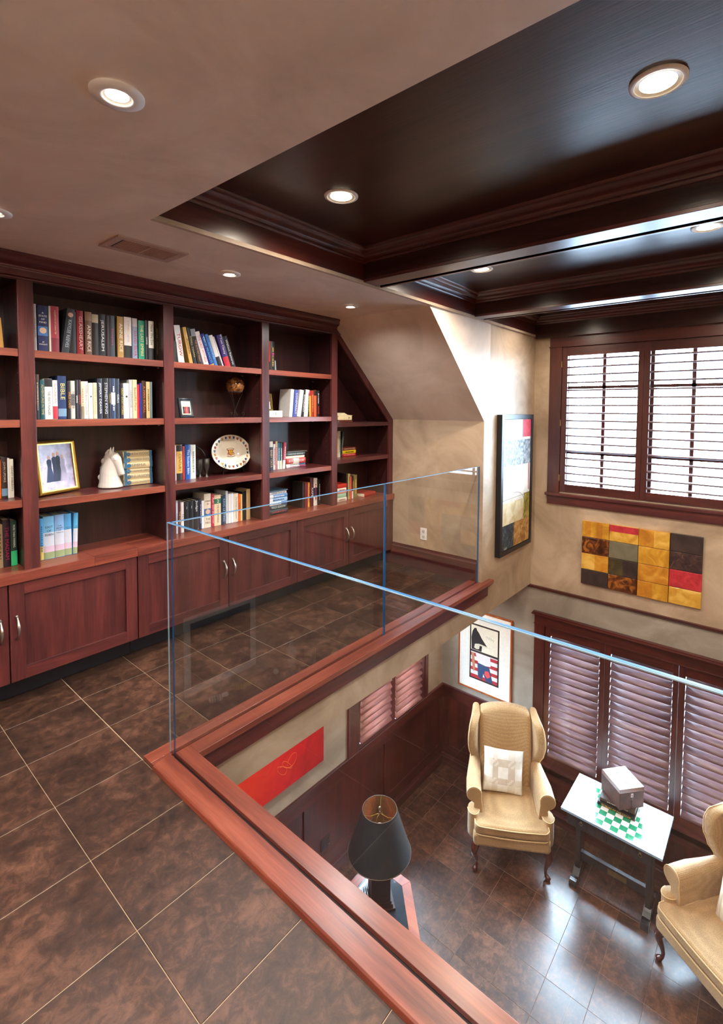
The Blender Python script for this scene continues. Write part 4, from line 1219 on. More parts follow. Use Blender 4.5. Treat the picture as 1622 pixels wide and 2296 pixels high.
def blob(t, name, pts, y, mat):
    m = MB(1.0); m.prism(pts, 1, y, y - .0004); return m.build(name, mat, t, rel=True)
def figure(t, x, z0, h, dress, skin='c8a08c', hair='4a3a30', w=.02, gown=False):
    blob(t, 'person', [(x - w * (.9 if gown else .45), z0), (x + w * (.9 if gown else .45), z0), (x + w * .38, z0 + h * .55), (x + w * .5, z0 + h * .8), (x + w * .2, z0 + h * .86), (x - w * .2, z0 + h * .86), (x - w * .5, z0 + h * .8), (x - w * .38, z0 + h * .55)], -.0014, plain(dress, .6))
    n = 10; r = h * .07
    blob(t, 'face', [(x + r * .8 * math.cos(2 * math.pi * k / n), z0 + h * .93 + r * math.sin(2 * math.pi * k / n)) for k in range(n)], -.0018, plain(skin, .6))
def foliage_mat(name, stops, scale=30):
    m, nt, b = new_mat(name); v = obj_coord(nt, (1, 1, 1), False)
    n1 = nt.nodes.new('ShaderNodeTexNoise'); n1.inputs['Scale'].default_value = scale; n1.inputs['Detail'].default_value = 5
    nt.links.new(v, n1.inputs['Vector']); c = ramp(nt, n1.outputs[0], stops); nt.links.new(c, b.inputs['Base Color']); b.inputs['Roughness'].default_value = .25
    return m
def p1(t, iw, ih, fw):
    for (x, d, g_, hh) in ((-.045, '2c3858', True, .15), (-.012, '28304a', False, .165), (.012, '20283c', False, .17), (.04, '9c98b0', True, .15)):
        figure(t, x, fw + .045, hh, d, w=.03, gown=g_)
    return foliage_mat('photo_trees', [(.3, '5a4058'), (.5, '8c6a80'), (.7, 'b8a0c0')], 22)
photo_frame('photo_frame', 'gilt framed photograph of a group in evening dress, standing on the widest bay shelf', .26, .305, .024, .016, M_gold, (.633, 2.045, .6825), .42, .13, p1)
def p2(t, iw, ih, fw):
    for (x, d) in ((-.022, '1c1c24'), (-.006, 'a02828'), (.012, 'b03040'), (.026, '1c2430')):
        figure(t, x, fw + .008, .055, d, w=.018)
    return foliage_mat('photo_beach', [(.3, 'a89868'), (.5, 'd8d4b8'), (.7, 'f0f0ec')], 9)
photo_frame('photo_frame', 'small black framed photograph of people, left of the stone ball', .125, .135, .020, .010, plain('22262c', .3), (1.125, 2.02, .9575), .25, .15, p2)
def p3(t, iw, ih, fw):
    figure(t, 0, fw, .07, 'd8d4d0', w=.03); return foliage_mat('photo_dark', [(.3, '3a2c20'), (.6, '6a4c38')], 30)
photo_frame('photo_frame', 'small brass framed portrait standing on the white S box', .085, .140, .012, .008, plain('8c8440', .3, .8), (1.585, 2.03, .9905), .3, .12, p3)
t = thing('box', 'white box lettered S on the second shelf of the fourth bay', 'box', (1.585, 2.02, .9555))
m = MB(); m.box(1.535, 1.632, 1.985, 2.06, .9558, .9895); m.build('body', plain('e4dfd0', .5), t, bev=.001)
text_mesh('letter', 'S', .035, plain('504c44', .5), t, ((1.59 - 1.585) * S, (1.985 - 2.02) * S - .0008, .0165 * S), (math.pi / 2, 0, 0))

# stone ball on an iron stand
t = thing('stone_ball', 'polished brown stone ball resting on a wrought iron stand', 'ornament', (1.388, 2.045, 1.0635))
m, nt, b_ = new_mat('polished_stone')
v = obj_coord(nt, (1, 1, 1), False); n1 = nt.nodes.new('ShaderNodeTexNoise'); n1.inputs['Scale'].default_value = 26; n1.inputs['Detail'].default_value = 6; n1.inputs['Distortion'].default_value = 2
nt.links.new(v, n1.inputs['Vector']); c = ramp(nt, n1.outputs[0], [(.35, '2c1a10'), (.5, '6a4020'), (.62, '8a5828'), (.72, 'c09a60')]); nt.links.new(c, b_.inputs['Base Color']); b_.inputs['Roughness'].default_value = .12
R_ = .0455
mb = MB(); mb.lathe([(R_ * math.sin(math.pi * i / 20) + 1e-5, -R_ * math.cos(math.pi * i / 20)) for i in range(21)], (1.388, 2.045, 1.0635 + R_), 32, caps=False)
mb.build('ball', m, t, smooth=True)
M_iron = plain('2a2622', .45, .6, name='wrought_iron')
t = thing('iron_stand', 'black wrought iron stand with three scrolled feet under the stone ball', 'stand', (1.388, 2.045, .9575))
mb = MB(); mb.tube([(1.388 + .036 * math.cos(a * math.pi / 16), 2.045 + .036 * math.sin(a * math.pi / 16), 1.0785) for a in range(33)], .0022, 8, caps=False); mb.build('ring', M_iron, t, smooth=True)
for k in range(3):
    a = math.radians(-90 - 55 + 120 * k); path = []
    for (r, z) in ((.036, 1.0785), (.033, 1.068), (.022, 1.045), (.010, 1.015), (.003, .998), (.003, .990), (.006, .975), (.014, .963), (.026, .9585), (.038, .962), (.044, .970), (.043, .979), (.037, .981), (.033, .976), (.036, .972)):
        path.append((1.388 + r * math.cos(a), 2.045 + r * math.sin(a), z))
    mb = MB(); mb.tube(path, .0016, 7); mb.build('leg', M_iron, t, smooth=True)

# oval plate on a wire stand
M_china = plain('e6e0d2', .12, name='china', coat=.5)
PC = Vector((1.374, 2.062, .786)); tilt = math.radians(12)
t = thing('oval_plate', 'oval white plate with a ring of small crests, on a wire stand', 'plate', tuple(PC - Vector((0, 0, .088))), 0)
PM = Matrix.Translation((0, 0, .088 * S)) @ Matrix.Rotation(-tilt, 4, 'X')
m = MB(1.0); m.lathe([(1e-4, .004), (.095, .004), (.105, -.001), (.118, -.006), (.166, -.013), (.1705, -.0145), (.1705, -.012), (.166, -.009), (.118, 0), (.10, .008), (1e-4, .008)], (0, 0, 0), 56, 1.0, .78, caps=False)
m.xf(PM @ Matrix.Rotation(math.pi / 2, 4, 'X') @ Matrix.Scale(-1, 4, (0, 0, 1)) )
m.build('plate_body', M_china, t, rel=True, smooth=True)
def plate_pt(u, v, d=0):   # u right, v up on the plate face
    return PM @ Vector((u, d, v))
m = MB(1.0); m.tube([plate_pt(.1695 * math.cos(a * math.pi / 28), .132 * math.sin(a * math.pi / 28), -.0148) for a in range(57)], .0009, 5, caps=False); m.build('gilt_rim', M_gold, t, rel=True)
cols = ['8a2a2a', '2a3a6a', 'c08a30', '3a5a48', '5a4a3a', '9a4030', '304878', 'b07028']
for k in range(26):
    a = math.pi / 2 + 2 * math.pi * k / 26; u0, v0 = .143 * math.cos(a), .112 * math.sin(a)
    sh = [(-.0075, .009), (.0075, .009), (.0075, -.001), (.004, -.007), (0, -.0105), (-.004, -.007), (-.0075, -.001)]
    q = MB(1.0); n = len(sh)
    q.add([plate_pt(u0 + p[0], v0 + p[1], -.0125) for p in sh] + [plate_pt(u0 + p[0], v0 + p[1], -.0085) for p in sh], [tuple(range(n))] + [(i, (i + 1) % n, n + (i + 1) % n, n + i) for i in range(n)])
    cr = q.build('crest', plain(cols[k % 8], .3), t, rel=True)
    q = MB(1.0); q.add([plate_pt(u0 + p[0], v0 + p[1], -.013) for p in ((-.003, .004), (.003, .004), (.003, -.001), (-.003, -.001))], [(0, 1, 2, 3)]); q.build('charge', plain(cols[(k + 3) % 8] if k % 2 else 'd8c070', .3), cr, rel=True)
sh = [(-.018, .022), (.018, .022), (.018, -.006), (.010, -.018), (0, -.023), (-.010, -.018), (-.018, -.006)]
for (sc2, d, c, nm) in ((1.0, .0002, 'a83020', 'shield_border'), (.78, -.0004, 'e0b820', 'shield')):
    q = MB(1.0); n = 7
    q.add([plate_pt(p[0] * sc2, p[1] * sc2 - .002, d - .001) for p in sh] + [plate_pt(p[0] * sc2, p[1] * sc2 - .002, .004) for p in sh], [tuple(range(n))] + [(i, (i + 1) % n, n + (i + 1) % n, n + i) for i in range(n)]); q.build(nm, plain(c, .3), t, rel=True)
for (u, v) in ((0, .008), (-.006, -.006), (.006, -.006)):
    q = MB(1.0); q.add([plate_pt(u + .003 * math.cos(a), v + .005 * math.sin(a), -.0020) for a in [i * math.pi / 4 for i in range(8)]], [tuple(range(8))]); q.build('bird', M_black, t, rel=True)
for s_ in (-1, 1):
    q = MB(1.0); q.tube([plate_pt(s_ * (.022 + .006 * math.sin(i)), -.020 + i * .0055, -.0004) for i in range(9)], .0022, 5); q.build('mantling', plain('a04038', .4), t, rel=True)
q = MB(1.0)
for s_ in (1, -1):
    q.tube([plate_pt((i - 5) * .0068, s_ * (.030 + .004 * math.cos((i - 5) * .5)) - .002, -.0004) for i in range(11)], .0016, 4)
tk = q.build('motto_scroll', plain('8a8070', .4), t, rel=True); tk['kind'] = 'stuff'
t = thing('plate_stand', 'dark wire easel holding the oval plate', 'stand', (1.374, 2.05, .6805))
for s_ in (-1, 1):
    x = 1.374 + s_ * .050
    q = MB(); q.tube([(x + s_ * .010, 2.036, .6822), (x + s_ * .004, 2.041, .700), (x, 2.040, .7155), (x - s_ * .0, 2.028, .717), (x + s_ * .002, 2.0285, .737), (x + s_ * .014, 2.030, .740), (x + s_ * .014, 2.0305, .724), (x + s_ * .004, 2.0285, .7195)], .0013, 7); q.build('front_hook', M_iron, t, smooth=True)
    q = MB(); q.tube([(x, 2.045, .716), (x - s_ * .01, 2.10, .682), (1.374, 2.112, .682)], .0013, 7); q.tube([(x, 2.044, .716), (1.374, 2.098, .80)], .0013, 7); q.build('back_leg', M_iron, t, smooth=True)

# two dark goblet-shaped metal cups with a curved handle
M_pew = plain('4a4642', .38, .8, name='pewter')
t = thing('metal_cups', 'pair of dark goblet-shaped metal cups joined by a curved black strap', 'ornament', (1.228, 2.066, .6795))
for (x, y) in ((1.214, 2.072), (1.242, 2.062)):
    q = MB(); q.lathe([(.0105, 0), (.0105, .001), (.005, .005), (.0035, .018), (.0075, .026), (.0115, .036), (.0135, .060), (.0138, .085), (.0125, .085), (.0120, .06), (.006, .04), (1e-4, .038)], (x, y, .6797), 20, caps=False)
    c_ = q.build('cup', M_pew, t, smooth=True)
    q = MB()
    for k in range(14):
        a = k * math.pi / 7; q.tube([(x + .0128 * math.cos(a), y + .0128 * math.sin(a), .724), (x + .0142 * math.cos(a), y + .0142 * math.sin(a), .76)], .0008, 4)
    tk = q.build('fluting', M_pew, c_); tk['kind'] = 'stuff'
q = MB(); q.tube([(1.242, 2.070, .765), (1.240, 2.075, .785), (1.228, 2.08, .805), (1.212, 2.085, .818), (1.196, 2.09, .822), (1.188, 2.095, .80)], .0034, 8); q.build('strap', M_black, t, smooth=True)

# cream lidded dish on a brown book, slanted bay
o = lay_book(2.065, 2.178, 1.99, .9215, .010, '5a2c22', 'dark brown book under the cream lidded box in the slanted bay', None, '', '')
t = thing('lidded_box', 'cream lidded box with a small black drawing, slanted bay', 'box', (2.12, 2.03, .932))
q = MB(); q.rbox((2.118, 2.03, .946), (.120, .07, .026), .005, 3); q.build('body', plain('d8c8a0', .35), t, smooth=True)
q = MB(); q.prism([(2.056, .959), (2.182, .959), (2.180, .963), (2.14, .965), (2.12, .974), (2.108, .978), (2.096, .974), (2.08, .965), (2.058, .963)], 1, 1.996, 2.064); q.build('lid', plain('e0d2ac', .35), t, bev=.001)
q = MB(); q.tube([(2.150 + .006 * math.cos(a * .7), 1.9945, .948 + .004 * math.sin(a * 1.9)) for a in range(16)], .0006, 4); q.build('drawing', M_black, t)

# white porcelain horse head
t = thing('horse_head', 'white glazed porcelain horse head bust beside the lying books', 'sculpture', (.815, 2.056, .6825))
def ell(bm, c, r, rot=(0, 0, 0), seg=20):
    M_ = Matrix.Translation(c) @ Matrix.Rotation(rot[2], 4, 'Z') @ Matrix.Rotation(rot[1], 4, 'Y') @ Matrix.Rotation(rot[0], 4, 'X') @ Matrix.Diagonal((*r, 1))
    bmesh.ops.create_uvsphere(bm, u_segments=seg, v_segments=12, radius=1.0, matrix=M_)
def loft(bm, secs, n=20):
    """secs: (centre, rx, ry, direction)"""
    rings = []
    for (c, ra, rb_, d) in secs:
        d = Vector(d).normalized(); a = Vector((0, 1, 0)); u = d.cross(a).normalized()
        rings.append([bm.verts.new(Vector(c) + u * ra * math.cos(2 * math.pi * k / n) + a * rb_ * math.sin(2 * math.pi * k / n)) for k in range(n)])
    for i in range(len(rings) - 1):
        for k in range(n):
            bm.faces.new((rings[i][k], rings[i][(k + 1) % n], rings[i + 1][(k + 1) % n], rings[i + 1][k]))
    bm.faces.new(rings[0][::-1]); bm.faces.new(rings[-1])
bm = bmesh.new()
# local metres, head turned to +x
loft(bm, [((0, 0, 0), .071, .062, (0, 0, 1)), ((0, 0, .006), .072, .063, (0, 0, 1)), ((-.002, 0, .03), .064, .054, (0, 0, 1)), ((-.006, 0, .07), .056, .044, (.02, 0, 1)), ((-.006, 0, .11), .052, .037, (.1, 0, 1)), ((0, 0, .15), .047, .032, (.25, 0, 1)), ((.006, 0, .185), .040, .028, (.4, 0, 1)), ((.014, 0, .212), .026, .020, (.6, 0, 1))])
loft(bm, [((-.002, 0, .196), .030, .026, (1, 0, -.9)), ((.020, 0, .186), .036, .029, (1, 0, -1.0)), ((.036, 0, .165), .034, .027, (1, 0, -1.5)), ((.048, 0, .138), .027, .022, (.8, 0, -1.8)), ((.058, 0, .112), .021, .018, (.7, 0, -2)), ((.066, 0, .090), .020, .018, (.7, 0, -2)), ((.070, 0, .078), .016, .015, (.5, 0, -2))])
ell(bm, (.022, 0, .155), (.026, .024, .030)); ell(bm, (.068, 0, .084), (.019, .017, .014)); ell(bm, (.060, 0, .076), (.012, .012, .008))
for s_ in (-1, 1):
    ell(bm, (.040, .022 * s_, .172), (.009, .008, .007)); ell(bm, (.036, .022 * s_, .182), (.014, .007, .004), (0, .6, 0))
    loft(bm, [((.006, .014 * s_, .205), .010, .008, (0, 0, 1)), ((.008, .016 * s_, .222), .009, .006, (.1, 0, 1)), ((.012, .017 * s_, .238), .005, .004, (.2, 0, 1)), ((.015, .017 * s_, .250), .001, .001, (.2, 0, 1))], 10)
    ell(bm, (.074, .010 * s_, .088), (.006, .006, .005))
rh = random.Random(2)
for k in range(16):     # mane locks along the crest
    a = k / 15; x = -.046 + .046 * a ** 2 * 1.1; z = .05 + .165 * a
    ell(bm, (x - .006, rh.uniform(-.016, .016), z), (.019, .010, .020), (0, rh.uniform(-.4, .6), 0), 10)
for k in range(5):
    ell(bm, (.016 + .007 * k, rh.uniform(-.006, .006), .214 - .006 * k), (.011, .008, .009), (0, .6, 0), 10)
me = bpy.data.meshes.new('head'); bm.to_mesh(me); bm.free()
tmp = bpy.data.objects.new('tmp', me); col.objects.link(tmp)
md = tmp.modifiers.new('r', 'REMESH'); md.mode = 'VOXEL'; md.voxel_size = .0020
md = tmp.modifiers.new('s', 'SMOOTH'); md.iterations = 1; md.factor = .5
dg = bpy.context.evaluated_depsgraph_get(); me2 = bpy.data.meshes.new_from_object(tmp.evaluated_get(dg)); bpy.data.objects.remove(tmp)
me2.polygons.foreach_set('use_smooth', [True] * len(me2.polygons)); me2.materials.clear(); me2.materials.append(plain('ccc7bf', .2, name='porcelain', coat=.4))
o = bpy.data.objects.new('head_and_neck', me2); col.objects.link(o); o.parent = t; o.rotation_euler = (0, 0, math.radians(-48)); o.scale = (1, 1, 1.0)

# ------------------------------------------------------------------ pictures on the walls
def noise_mat(name, stops, scale=4.0, rough=.4, distort=1.0, stretch=(1, 1, 1), bump=0.0, coat=0.0, detail=6):
    m, nt, b = new_mat(name); v = obj_coord(nt, stretch, False)
    n1 = nt.nodes.new('ShaderNodeTexNoise'); n1.inputs['Scale'].default_value = scale; n1.inputs['Detail'].default_value = detail; n1.inputs['Distortion'].default_value = distort
    nt.links.new(v, n1.inputs['Vector']); c = ramp(nt, n1.outputs[0], stops); nt.links.new(c, b.inputs['Base Color']); b.inputs['Roughness'].default_value = rough
    b.inputs['Coat Weight'].default_value = coat
    if bump:
        bp = nt.nodes.new('ShaderNodeBump'); bp.inputs['Strength'].default_value = bump; bp.inputs['Distance'].default_value = .01
        nt.links.new(n1.outputs[0], bp.inputs['Height']); nt.links.new(bp.outputs[0], b.inputs['Normal'])
    return m
# tiled panel of sixteen painted blocks
t = thing('block_artwork', 'wall artwork of sixteen painted wooden blocks in ochre, red, brown and grey', 'artwork', (X1 - .012, .623, -.106))
cy = [.947, .785, .6215, .459, .299]; cz = [.302, .199, .0945, -.008, -.105]
GO = lambda i, a='b07a20', b='c8922c', c='dca84a': noise_mat('gold_block_%d' % i, [(.35, a), (.5, b), (.68, c)], 7, .35, 1.5, (1, 1, 1), .1, .3)
g1, g2, g3 = GO(1), GO(2, 'a86c1c', 'bc7c24', 'd09a3c'), GO(3, 'b8842c', 'cc9c3c', 'e0b45c')
rust = noise_mat('rust_block', [(.35, '2c1408'), (.5, '5a2c12'), (.66, '9a5c20')], 11, .3, 2, (1, 1, 1), .2, .3)
dk = noise_mat('umber_block', [(.35, '2a2020'), (.65, '40302c')], 8, .4); olv = noise_mat('olive_block', [(.35, '38301c'), (.65, '54482a')], 14, .4)
gry = noise_mat('grey_block', [(.35, '625c48'), (.65, '726c58')], 8, .4); red = noise_mat('red_block', [(.35, 'a02430'), (.65, 'c03a40')], 16, .35, 1, (1, 1, 1), .2)
plum = noise_mat('plum_block', [(.4, '2c1c20'), (.6, '46302c'), (.75, '7a5838')], 20, .4)
lay = [[(g1, g2, 'v4'), (g3, red, 'top'), (g2, g3, 'v2'), (dk, None, '')], [(rust, None, ''), (gry, None, ''), (g1, None, ''), (plum, None, '')],
       [(g3, g2, 'v2'), (olv, dk, 'v2'), (g2, None, ''), (red, None, '')], [(dk, None, ''), (rust, None, ''), (g2, g1, 'v2'), (g3, None, '')]]
for r in range(4):
    for c in range(4):
        y1, y0, z1, z0 = cy[c], cy[c + 1], cz[r], cz[r + 1]
        A, B, k = lay[r][c]; g = .0012; dep = .021 + .002 * ((r * 3 + c) % 3 - 1)
        m = MB(); m.box(X1 - dep, X1 - .001, y0 + g, y1 - g, z0 + g, z1 - g); o = m.build('block', A, t, bev=.0025)
        if k == 'top': m = MB(); m.box(X1 - dep - .0006, X1 - dep + .001, y0 + g + .001, y1 - g - .001, z1 - .042, z1 - g - .001); m.build('stripe', B, o)
        if k == 'v2': m = MB(); m.box(X1 - dep - .0006, X1 - dep + .001, y0 + g + .001, (y0 + y1) / 2, z0 + g + .001, z1 - g - .001); m.build('stripe', B, o)
        if k == 'v4':
            for j in (0, 2): 
                yy = y1 - .02 - j * .034; m = MB(); m.box(X1 - dep - .0006, X1 - dep + .001, yy - .034, yy, z0 + g + .001, z1 - g - .001); m.build('stripe', B, o)

# tall abstract painting in a black float frame on the well wall
t = thing('abstract_painting', 'tall abstract painting in a deep black frame on the tall plaster wall', 'painting', (2.90, YC - .02, .12))
x0, x1, z0, z1 = 2.667, 3.138, .120, .973; ya, yb = YC - .034, YC - .0008
fw = .028
for (a, c, zz0, zz1) in ((x0, x0 + fw, z0, z1), (x1 - fw, x1, z0, z1), (x0 + fw, x1 - fw, z0, z0 + fw), (x0 + fw, x1 - fw, z1 - fw, z1)):
    m = MB(); m.box(a, c, ya, yb, zz0, zz1); m.build('frame_bar', M_black, t, bev=.001)
cv = noise_mat('canvas_white', [(.3, 'd8d4c4'), (.5, 'e8e4d8'), (.7, 'f2efe6')], 6, .35, 1.5, (1, 1, 1), .1, .4)
m = MB(); m.box(x0 + fw + .002, x1 - fw - .002, ya + .006, yb, z0 + fw + .002, z1 - fw - .002); canvas = m.build('canvas', cv, t)
def patch(nm, mat, u0, u1, v0, v1, d=.0006):
    """u,v in 0..1 of the canvas (v up)"""
    X = lambda u: x0 + fw + .003 + u * (x1 - x0 - 2 * fw - .006); Z = lambda v: z0 + fw + .003 + v * (z1 - z0 - 2 * fw - .006)
    m = MB(); m.box(X(u0), X(u1), ya + .006 - d, ya + .0065, Z(v0), Z(v1)); return m.build(nm, mat, canvas)
patch('paint_patch', noise_mat('paint_blue_grey', [(.35, '50585e'), (.5, '8a9298'), (.65, 'bcc0c0')], 26, .4, .5), 0, 1, .64, .84)
patch('paint_patch', noise_mat('paint_pale', [(.35, 'b0b0a8'), (.6, 'dcd8cc')], 10), 0, .68, .84, 1)
patch('paint_patch', noise_mat('paint_red', [(.35, 'b02838'), (.6, 'd84858')], 12), .68, 1, .86, 1, .0009)
patch('paint_patch', noise_mat('paint_olive', [(.35, '6a6a20'), (.5, '9a8c38'), (.7, 'c8b468')], 18), .78, 1, .19, .40)
patch('paint_patch', noise_mat('paint_cream', [(.35, 'c8b488'), (.5, 'ddd0a8'), (.7, 'ece4cc')], 9), 0, .78, .17, .36)
patch('paint_patch', noise_mat('paint_navy', [(.35, '101c28'), (.5, '22384a'), (.62, '2e5468'), (.75, 'b0b8b0')], 24), 0, .42, 0, .19, .0009)
patch('paint_patch', noise_mat('paint_ochre', [(.35, '8a5c28'), (.5, 'b88848'), (.7, 'dcc088')], 14), .42, 1, 0, .19, .0009)
m = MB(); cxp, czp = x0 + .22, z0 + fw + .235
m.tube([(cxp + .15 * math.cos(a * math.pi / 14 - 1.2), ya + .0052, czp + .105 * math.sin(a * math.pi / 14 - 1.2)) for a in range(14)], .0009, 4)
m.tube([(x0 + fw + .003, ya + .0052, z0 + .335), (x1 - fw - .003, ya + .0052, z0 + .342)], .0009, 4)
tk = m.build('drawn_lines', plain('38342c', .6), canvas); tk['kind'] = 'stuff'
patch('paint_edge', plain('b02838', .5), .94, .965, .42, .64, .001)

# framed poster in the lower corner (plain abstract stand-in print)
t = thing('framed_poster', 'brown framed poster with wide white mat beside the lower room corner', 'poster', (X1 - .01, 1.615, -1.10))
y0, y1, z0, z1 = 1.402, 1.832, -1.100, -.489; xf_ = X1 - .0165
fw = .012
M_frame = wood(2, '7a3a18', 'a05224', 'b86a34', .3, 'poster_frame')
for (a, c, zz0, zz1) in ((y0, y0 + fw, z0, z1), (y1 - fw, y1, z0, z1), (y0 + fw, y1 - fw, z0, z0 + fw), (y0 + fw, y1 - fw, z1 - fw, z1)):
    m = MB(); m.box(xf_, X1 - .0005, a, c, zz0, zz1); m.build('frame_bar', M_frame, t, bev=.001)
M_mat = plain('e4e2da', .7, name='mat_board')
m = MB(); ym0, ym1, zm0, zm1 = 1.490, 1.748, -1.030, -.580
m.box(xf_ + .004, xf_ + .006, y0 + fw, ym0, z0 + fw, z1 - fw); m.box(xf_ + .004, xf_ + .006, ym1, y1 - fw, z0 + fw, z1 - fw)
m.box(xf_ + .004, xf_ + .006, ym0, ym1, z0 + fw, zm0); m.box(xf_ + .004, xf_ + .006, ym0, ym1, zm1, z1 - fw)
tk = m.build('mat', M_mat, t)
m = MB(); m.box(xf_ + .0065, xf_ + .009, ym0 - .004, ym1 + .004, zm0 - .004, zm1 + .004); m.build('inner_mat', plain('ece8d8', .7), t)
def flat(nm, mat, ya_, yb_, za, zb, d, par=None):
    m = MB(); m.box(xf_ + .0064 - d, xf_ + .0064 - d + .0004, ya_, yb_, za, zb); return m.build(nm, mat, par or t)
flat('print_border', plain('2a201e', .6), 1.500, 1.738, -1.014, -.592, .0001)
u1 = flat('upper_print', plain('ddd6c2', .6), 1.512, 1.727, -.792, -.604, .0006)
u2 = flat('lower_print', plain('d8d4d0', .6), 1.512, 1.727, -1.002, -.808, .0006)
def poly(nm, mat, pts, d, par):
    m = MB(); m.prism(pts, 0, xf_ + .0064 - d, xf_ + .0064 - d + .0003); return m.build(nm, mat, par)
ink = plain('1c1a1c', .6)
poly('ink_shape', ink, [(1.722, -.79), (1.725, -.70), (1.715, -.65), (1.70, -.625), (1.685, -.622), (1.678, -.64), (1.665, -.652), (1.64, -.69), (1.60, -.735), (1.59, -.742), (1.60, -.75), (1.635, -.735), (1.64, -.79)], .0010, u1)
poly('pale_shape', plain('cfc8b4', .6), [(1.70, -.775), (1.695, -.745), (1.66, -.735), (1.56, -.742), (1.56, -.747), (1.655, -.748), (1.66, -.775), (1.68, -.782)], .0013, u1)
m = MB(); m.tube([(xf_ + .0052, 1.605 - k * .0045, -.668 + .012 * math.sin(k * 2.3) - k * .0008) for k in range(15)], .0006, 4); m.build('scribble', ink, u1)
for k in range(4):
    flat('red_stripe', plain('a82830', .6), 1.512, 1.727, -1.002 + .054 * k, -.977 + .054 * k, .0009, u2)
poly('white_block', plain('d8d0d0', .6), [(1.69, -.812), (1.57, -.812), (1.565, -.88), (1.66, -.895)], .0012, u2)
poly('blue_block', plain('2c4468', .6), [(1.672, -.88), (1.575, -.89), (1.545, -1.001), (1.60, -1.001), (1.622, -.95), (1.632, -1.001), (1.665, -.985)], .0015, u2)
poly('red_block', plain('d84848', .6), [(1.61, -.925), (1.58, -.92), (1.565, -.955), (1.59, -.975), (1.612, -.955)], .0018, u2)
poly('tan_block', plain('b07858', .6), [(1.722, -.815), (1.70, -.815), (1.69, -.93), (1.702, -.96), (1.712, -.92)], .0015, u2)

# red canvas on the lower left wall
rd, nt, b_ = new_mat('red_paint')
v = obj_coord(nt, (1, 1, 1), False)
sx = nt.nodes.new('ShaderNodeSeparateXYZ'); nt.links.new(v, sx.inputs[0])
n1 = nt.nodes.new('ShaderNodeTexNoise'); n1.inputs['Scale'].default_value = 5; n1.inputs['Detail'].default_value = 6; n1.inputs['Distortion'].default_value = 1.5; nt.links.new(v, n1.inputs['Vector'])
mr = nt.nodes.new('ShaderNodeMapRange'); mr.inputs[1].default_value = -.75; mr.inputs[2].default_value = .6; nt.links.new(sx.outputs[0], mr.inputs[0])
ad = nt.nodes.new('ShaderNodeMath'); ad.operation = 'MULTIPLY_ADD'; ad.inputs[1].default_value = .5; nt.links.new(n1.outputs[0], ad.inputs[0]); 
mm_ = nt.nodes.new('ShaderNodeMath'); mm_.operation = 'MULTIPLY'; mm_.inputs[1].default_value = .6; nt.links.new(mr.outputs[0], mm_.inputs[0]); nt.links.new(mm_.outputs[0], ad.inputs[2])
c = ramp(nt, ad.outputs[0], [(.15, 'f07838'), (.38, 'ee4028'), (.6, 'dc2428'), (.85, 'a81c20')]); nt.links.new(c, b_.inputs['Base Color']); b_.inputs['Roughness'].default_value = .35
t = thing('red_canvas', 'long glowing red and orange canvas on the wall under the loft', 'painting', (1.57, YL - .012, -1.02))
m = MB(); m.box(1.22, 1.902, YL - .026, YL - .0008, -1.021, -.62); cvs = m.build('canvas', rd, t, bev=.002)
m = MB(); m.tube([(1.58 + .04 * math.sin(k * .22) + k * .0012, YL - .0266, -.91 + .03 * math.cos(k * .27) + k * .0004) for k in range(80)], .0007, 4); m.build('brush_line', plain('f0903c', .5), cvs)

# brown outlet on the wainscot
t = thing('floor_outlet', 'dark brown power and cable outlet plate on the wainscot near the lamp', 'outlet', (1.937, YL - .006, -1.587))
m = MB(); m.box(1.901, 1.973, YL - .0085, YL - .0045, -1.587, -1.517); m.build('cover_plate', plain('1c1618', .4), t, bev=.001)
for zc in (-1.568, -1.536):
    m = MB(); m.rbox((1.921, YL - .009, zc), (.022, .002, .022), .006, 2); m.build('socket', plain('241c1e', .4), t)
    m = MB(); m.tube([(1.957, YL - .0085, zc + .0), (1.957, YL - .015, zc)], .0035, 10); m.build('jack', plain('c8a868', .25, 1.0), t)

# ------------------------------------------------------------------ wing chairs
def fabric_mat():
    m, nt, b = new_mat('gold_weave')
    v = obj_coord(nt, (1, 1, 1), False)
    ck = nt.nodes.new('ShaderNodeTexVoronoi'); ck.inputs['Scale'].default_value = 150; ck.inputs['Randomness'].default_value = .4
    nt.links.new(v, ck.inputs['Vector'])
    n1 = nt.nodes.new('ShaderNodeTexNoise'); n1.inputs['Scale'].default_value = 3; n1.inputs['Detail'].default_value = 3; nt.links.new(v, n1.inputs['Vector'])
    c1 = ramp(nt, ck.outputs[0], [(.1, '80603c'), (.45, 'b89263'), (.8, 'c8a478')])
    c2 = ramp(nt, n1.outputs[0], [(.3, 'e8e0d0'), (.7, 'ffffff')])
    mx = nt.nodes.new('ShaderNodeMix'); mx.data_type = 'RGBA'; mx.blend_type = 'MULTIPLY'; mx.inputs[0].default_value = 1
    nt.links.new(c1, mx.inputs[6]); nt.links.new(c2, mx.inputs[7]); nt.links.new(mx.outputs[2], b.inputs['Base Color'])
    b.inputs['Roughness'].default_value = .75; b.inputs['Sheen Weight'].default_value = .3
    bp = nt.nodes.new('ShaderNodeBump'); bp.inputs['Strength'].default_value = .3; bp.inputs['Distance'].default_value = .002
    nt.links.new(ck.outputs[0], bp.inputs['Height']); nt.links.new(bp.outputs[0], b.inputs['Normal'])
    return m
M_fab = fabric_mat()
M_welt = plain('d8b684', .7, name='welt')
M_leg = plain('4a1e16', .22, name='mahogany_leg', coat=.5)
def smooth01(x): x = max(0, min(1, x)); return x * x * (3 - 2 * x)
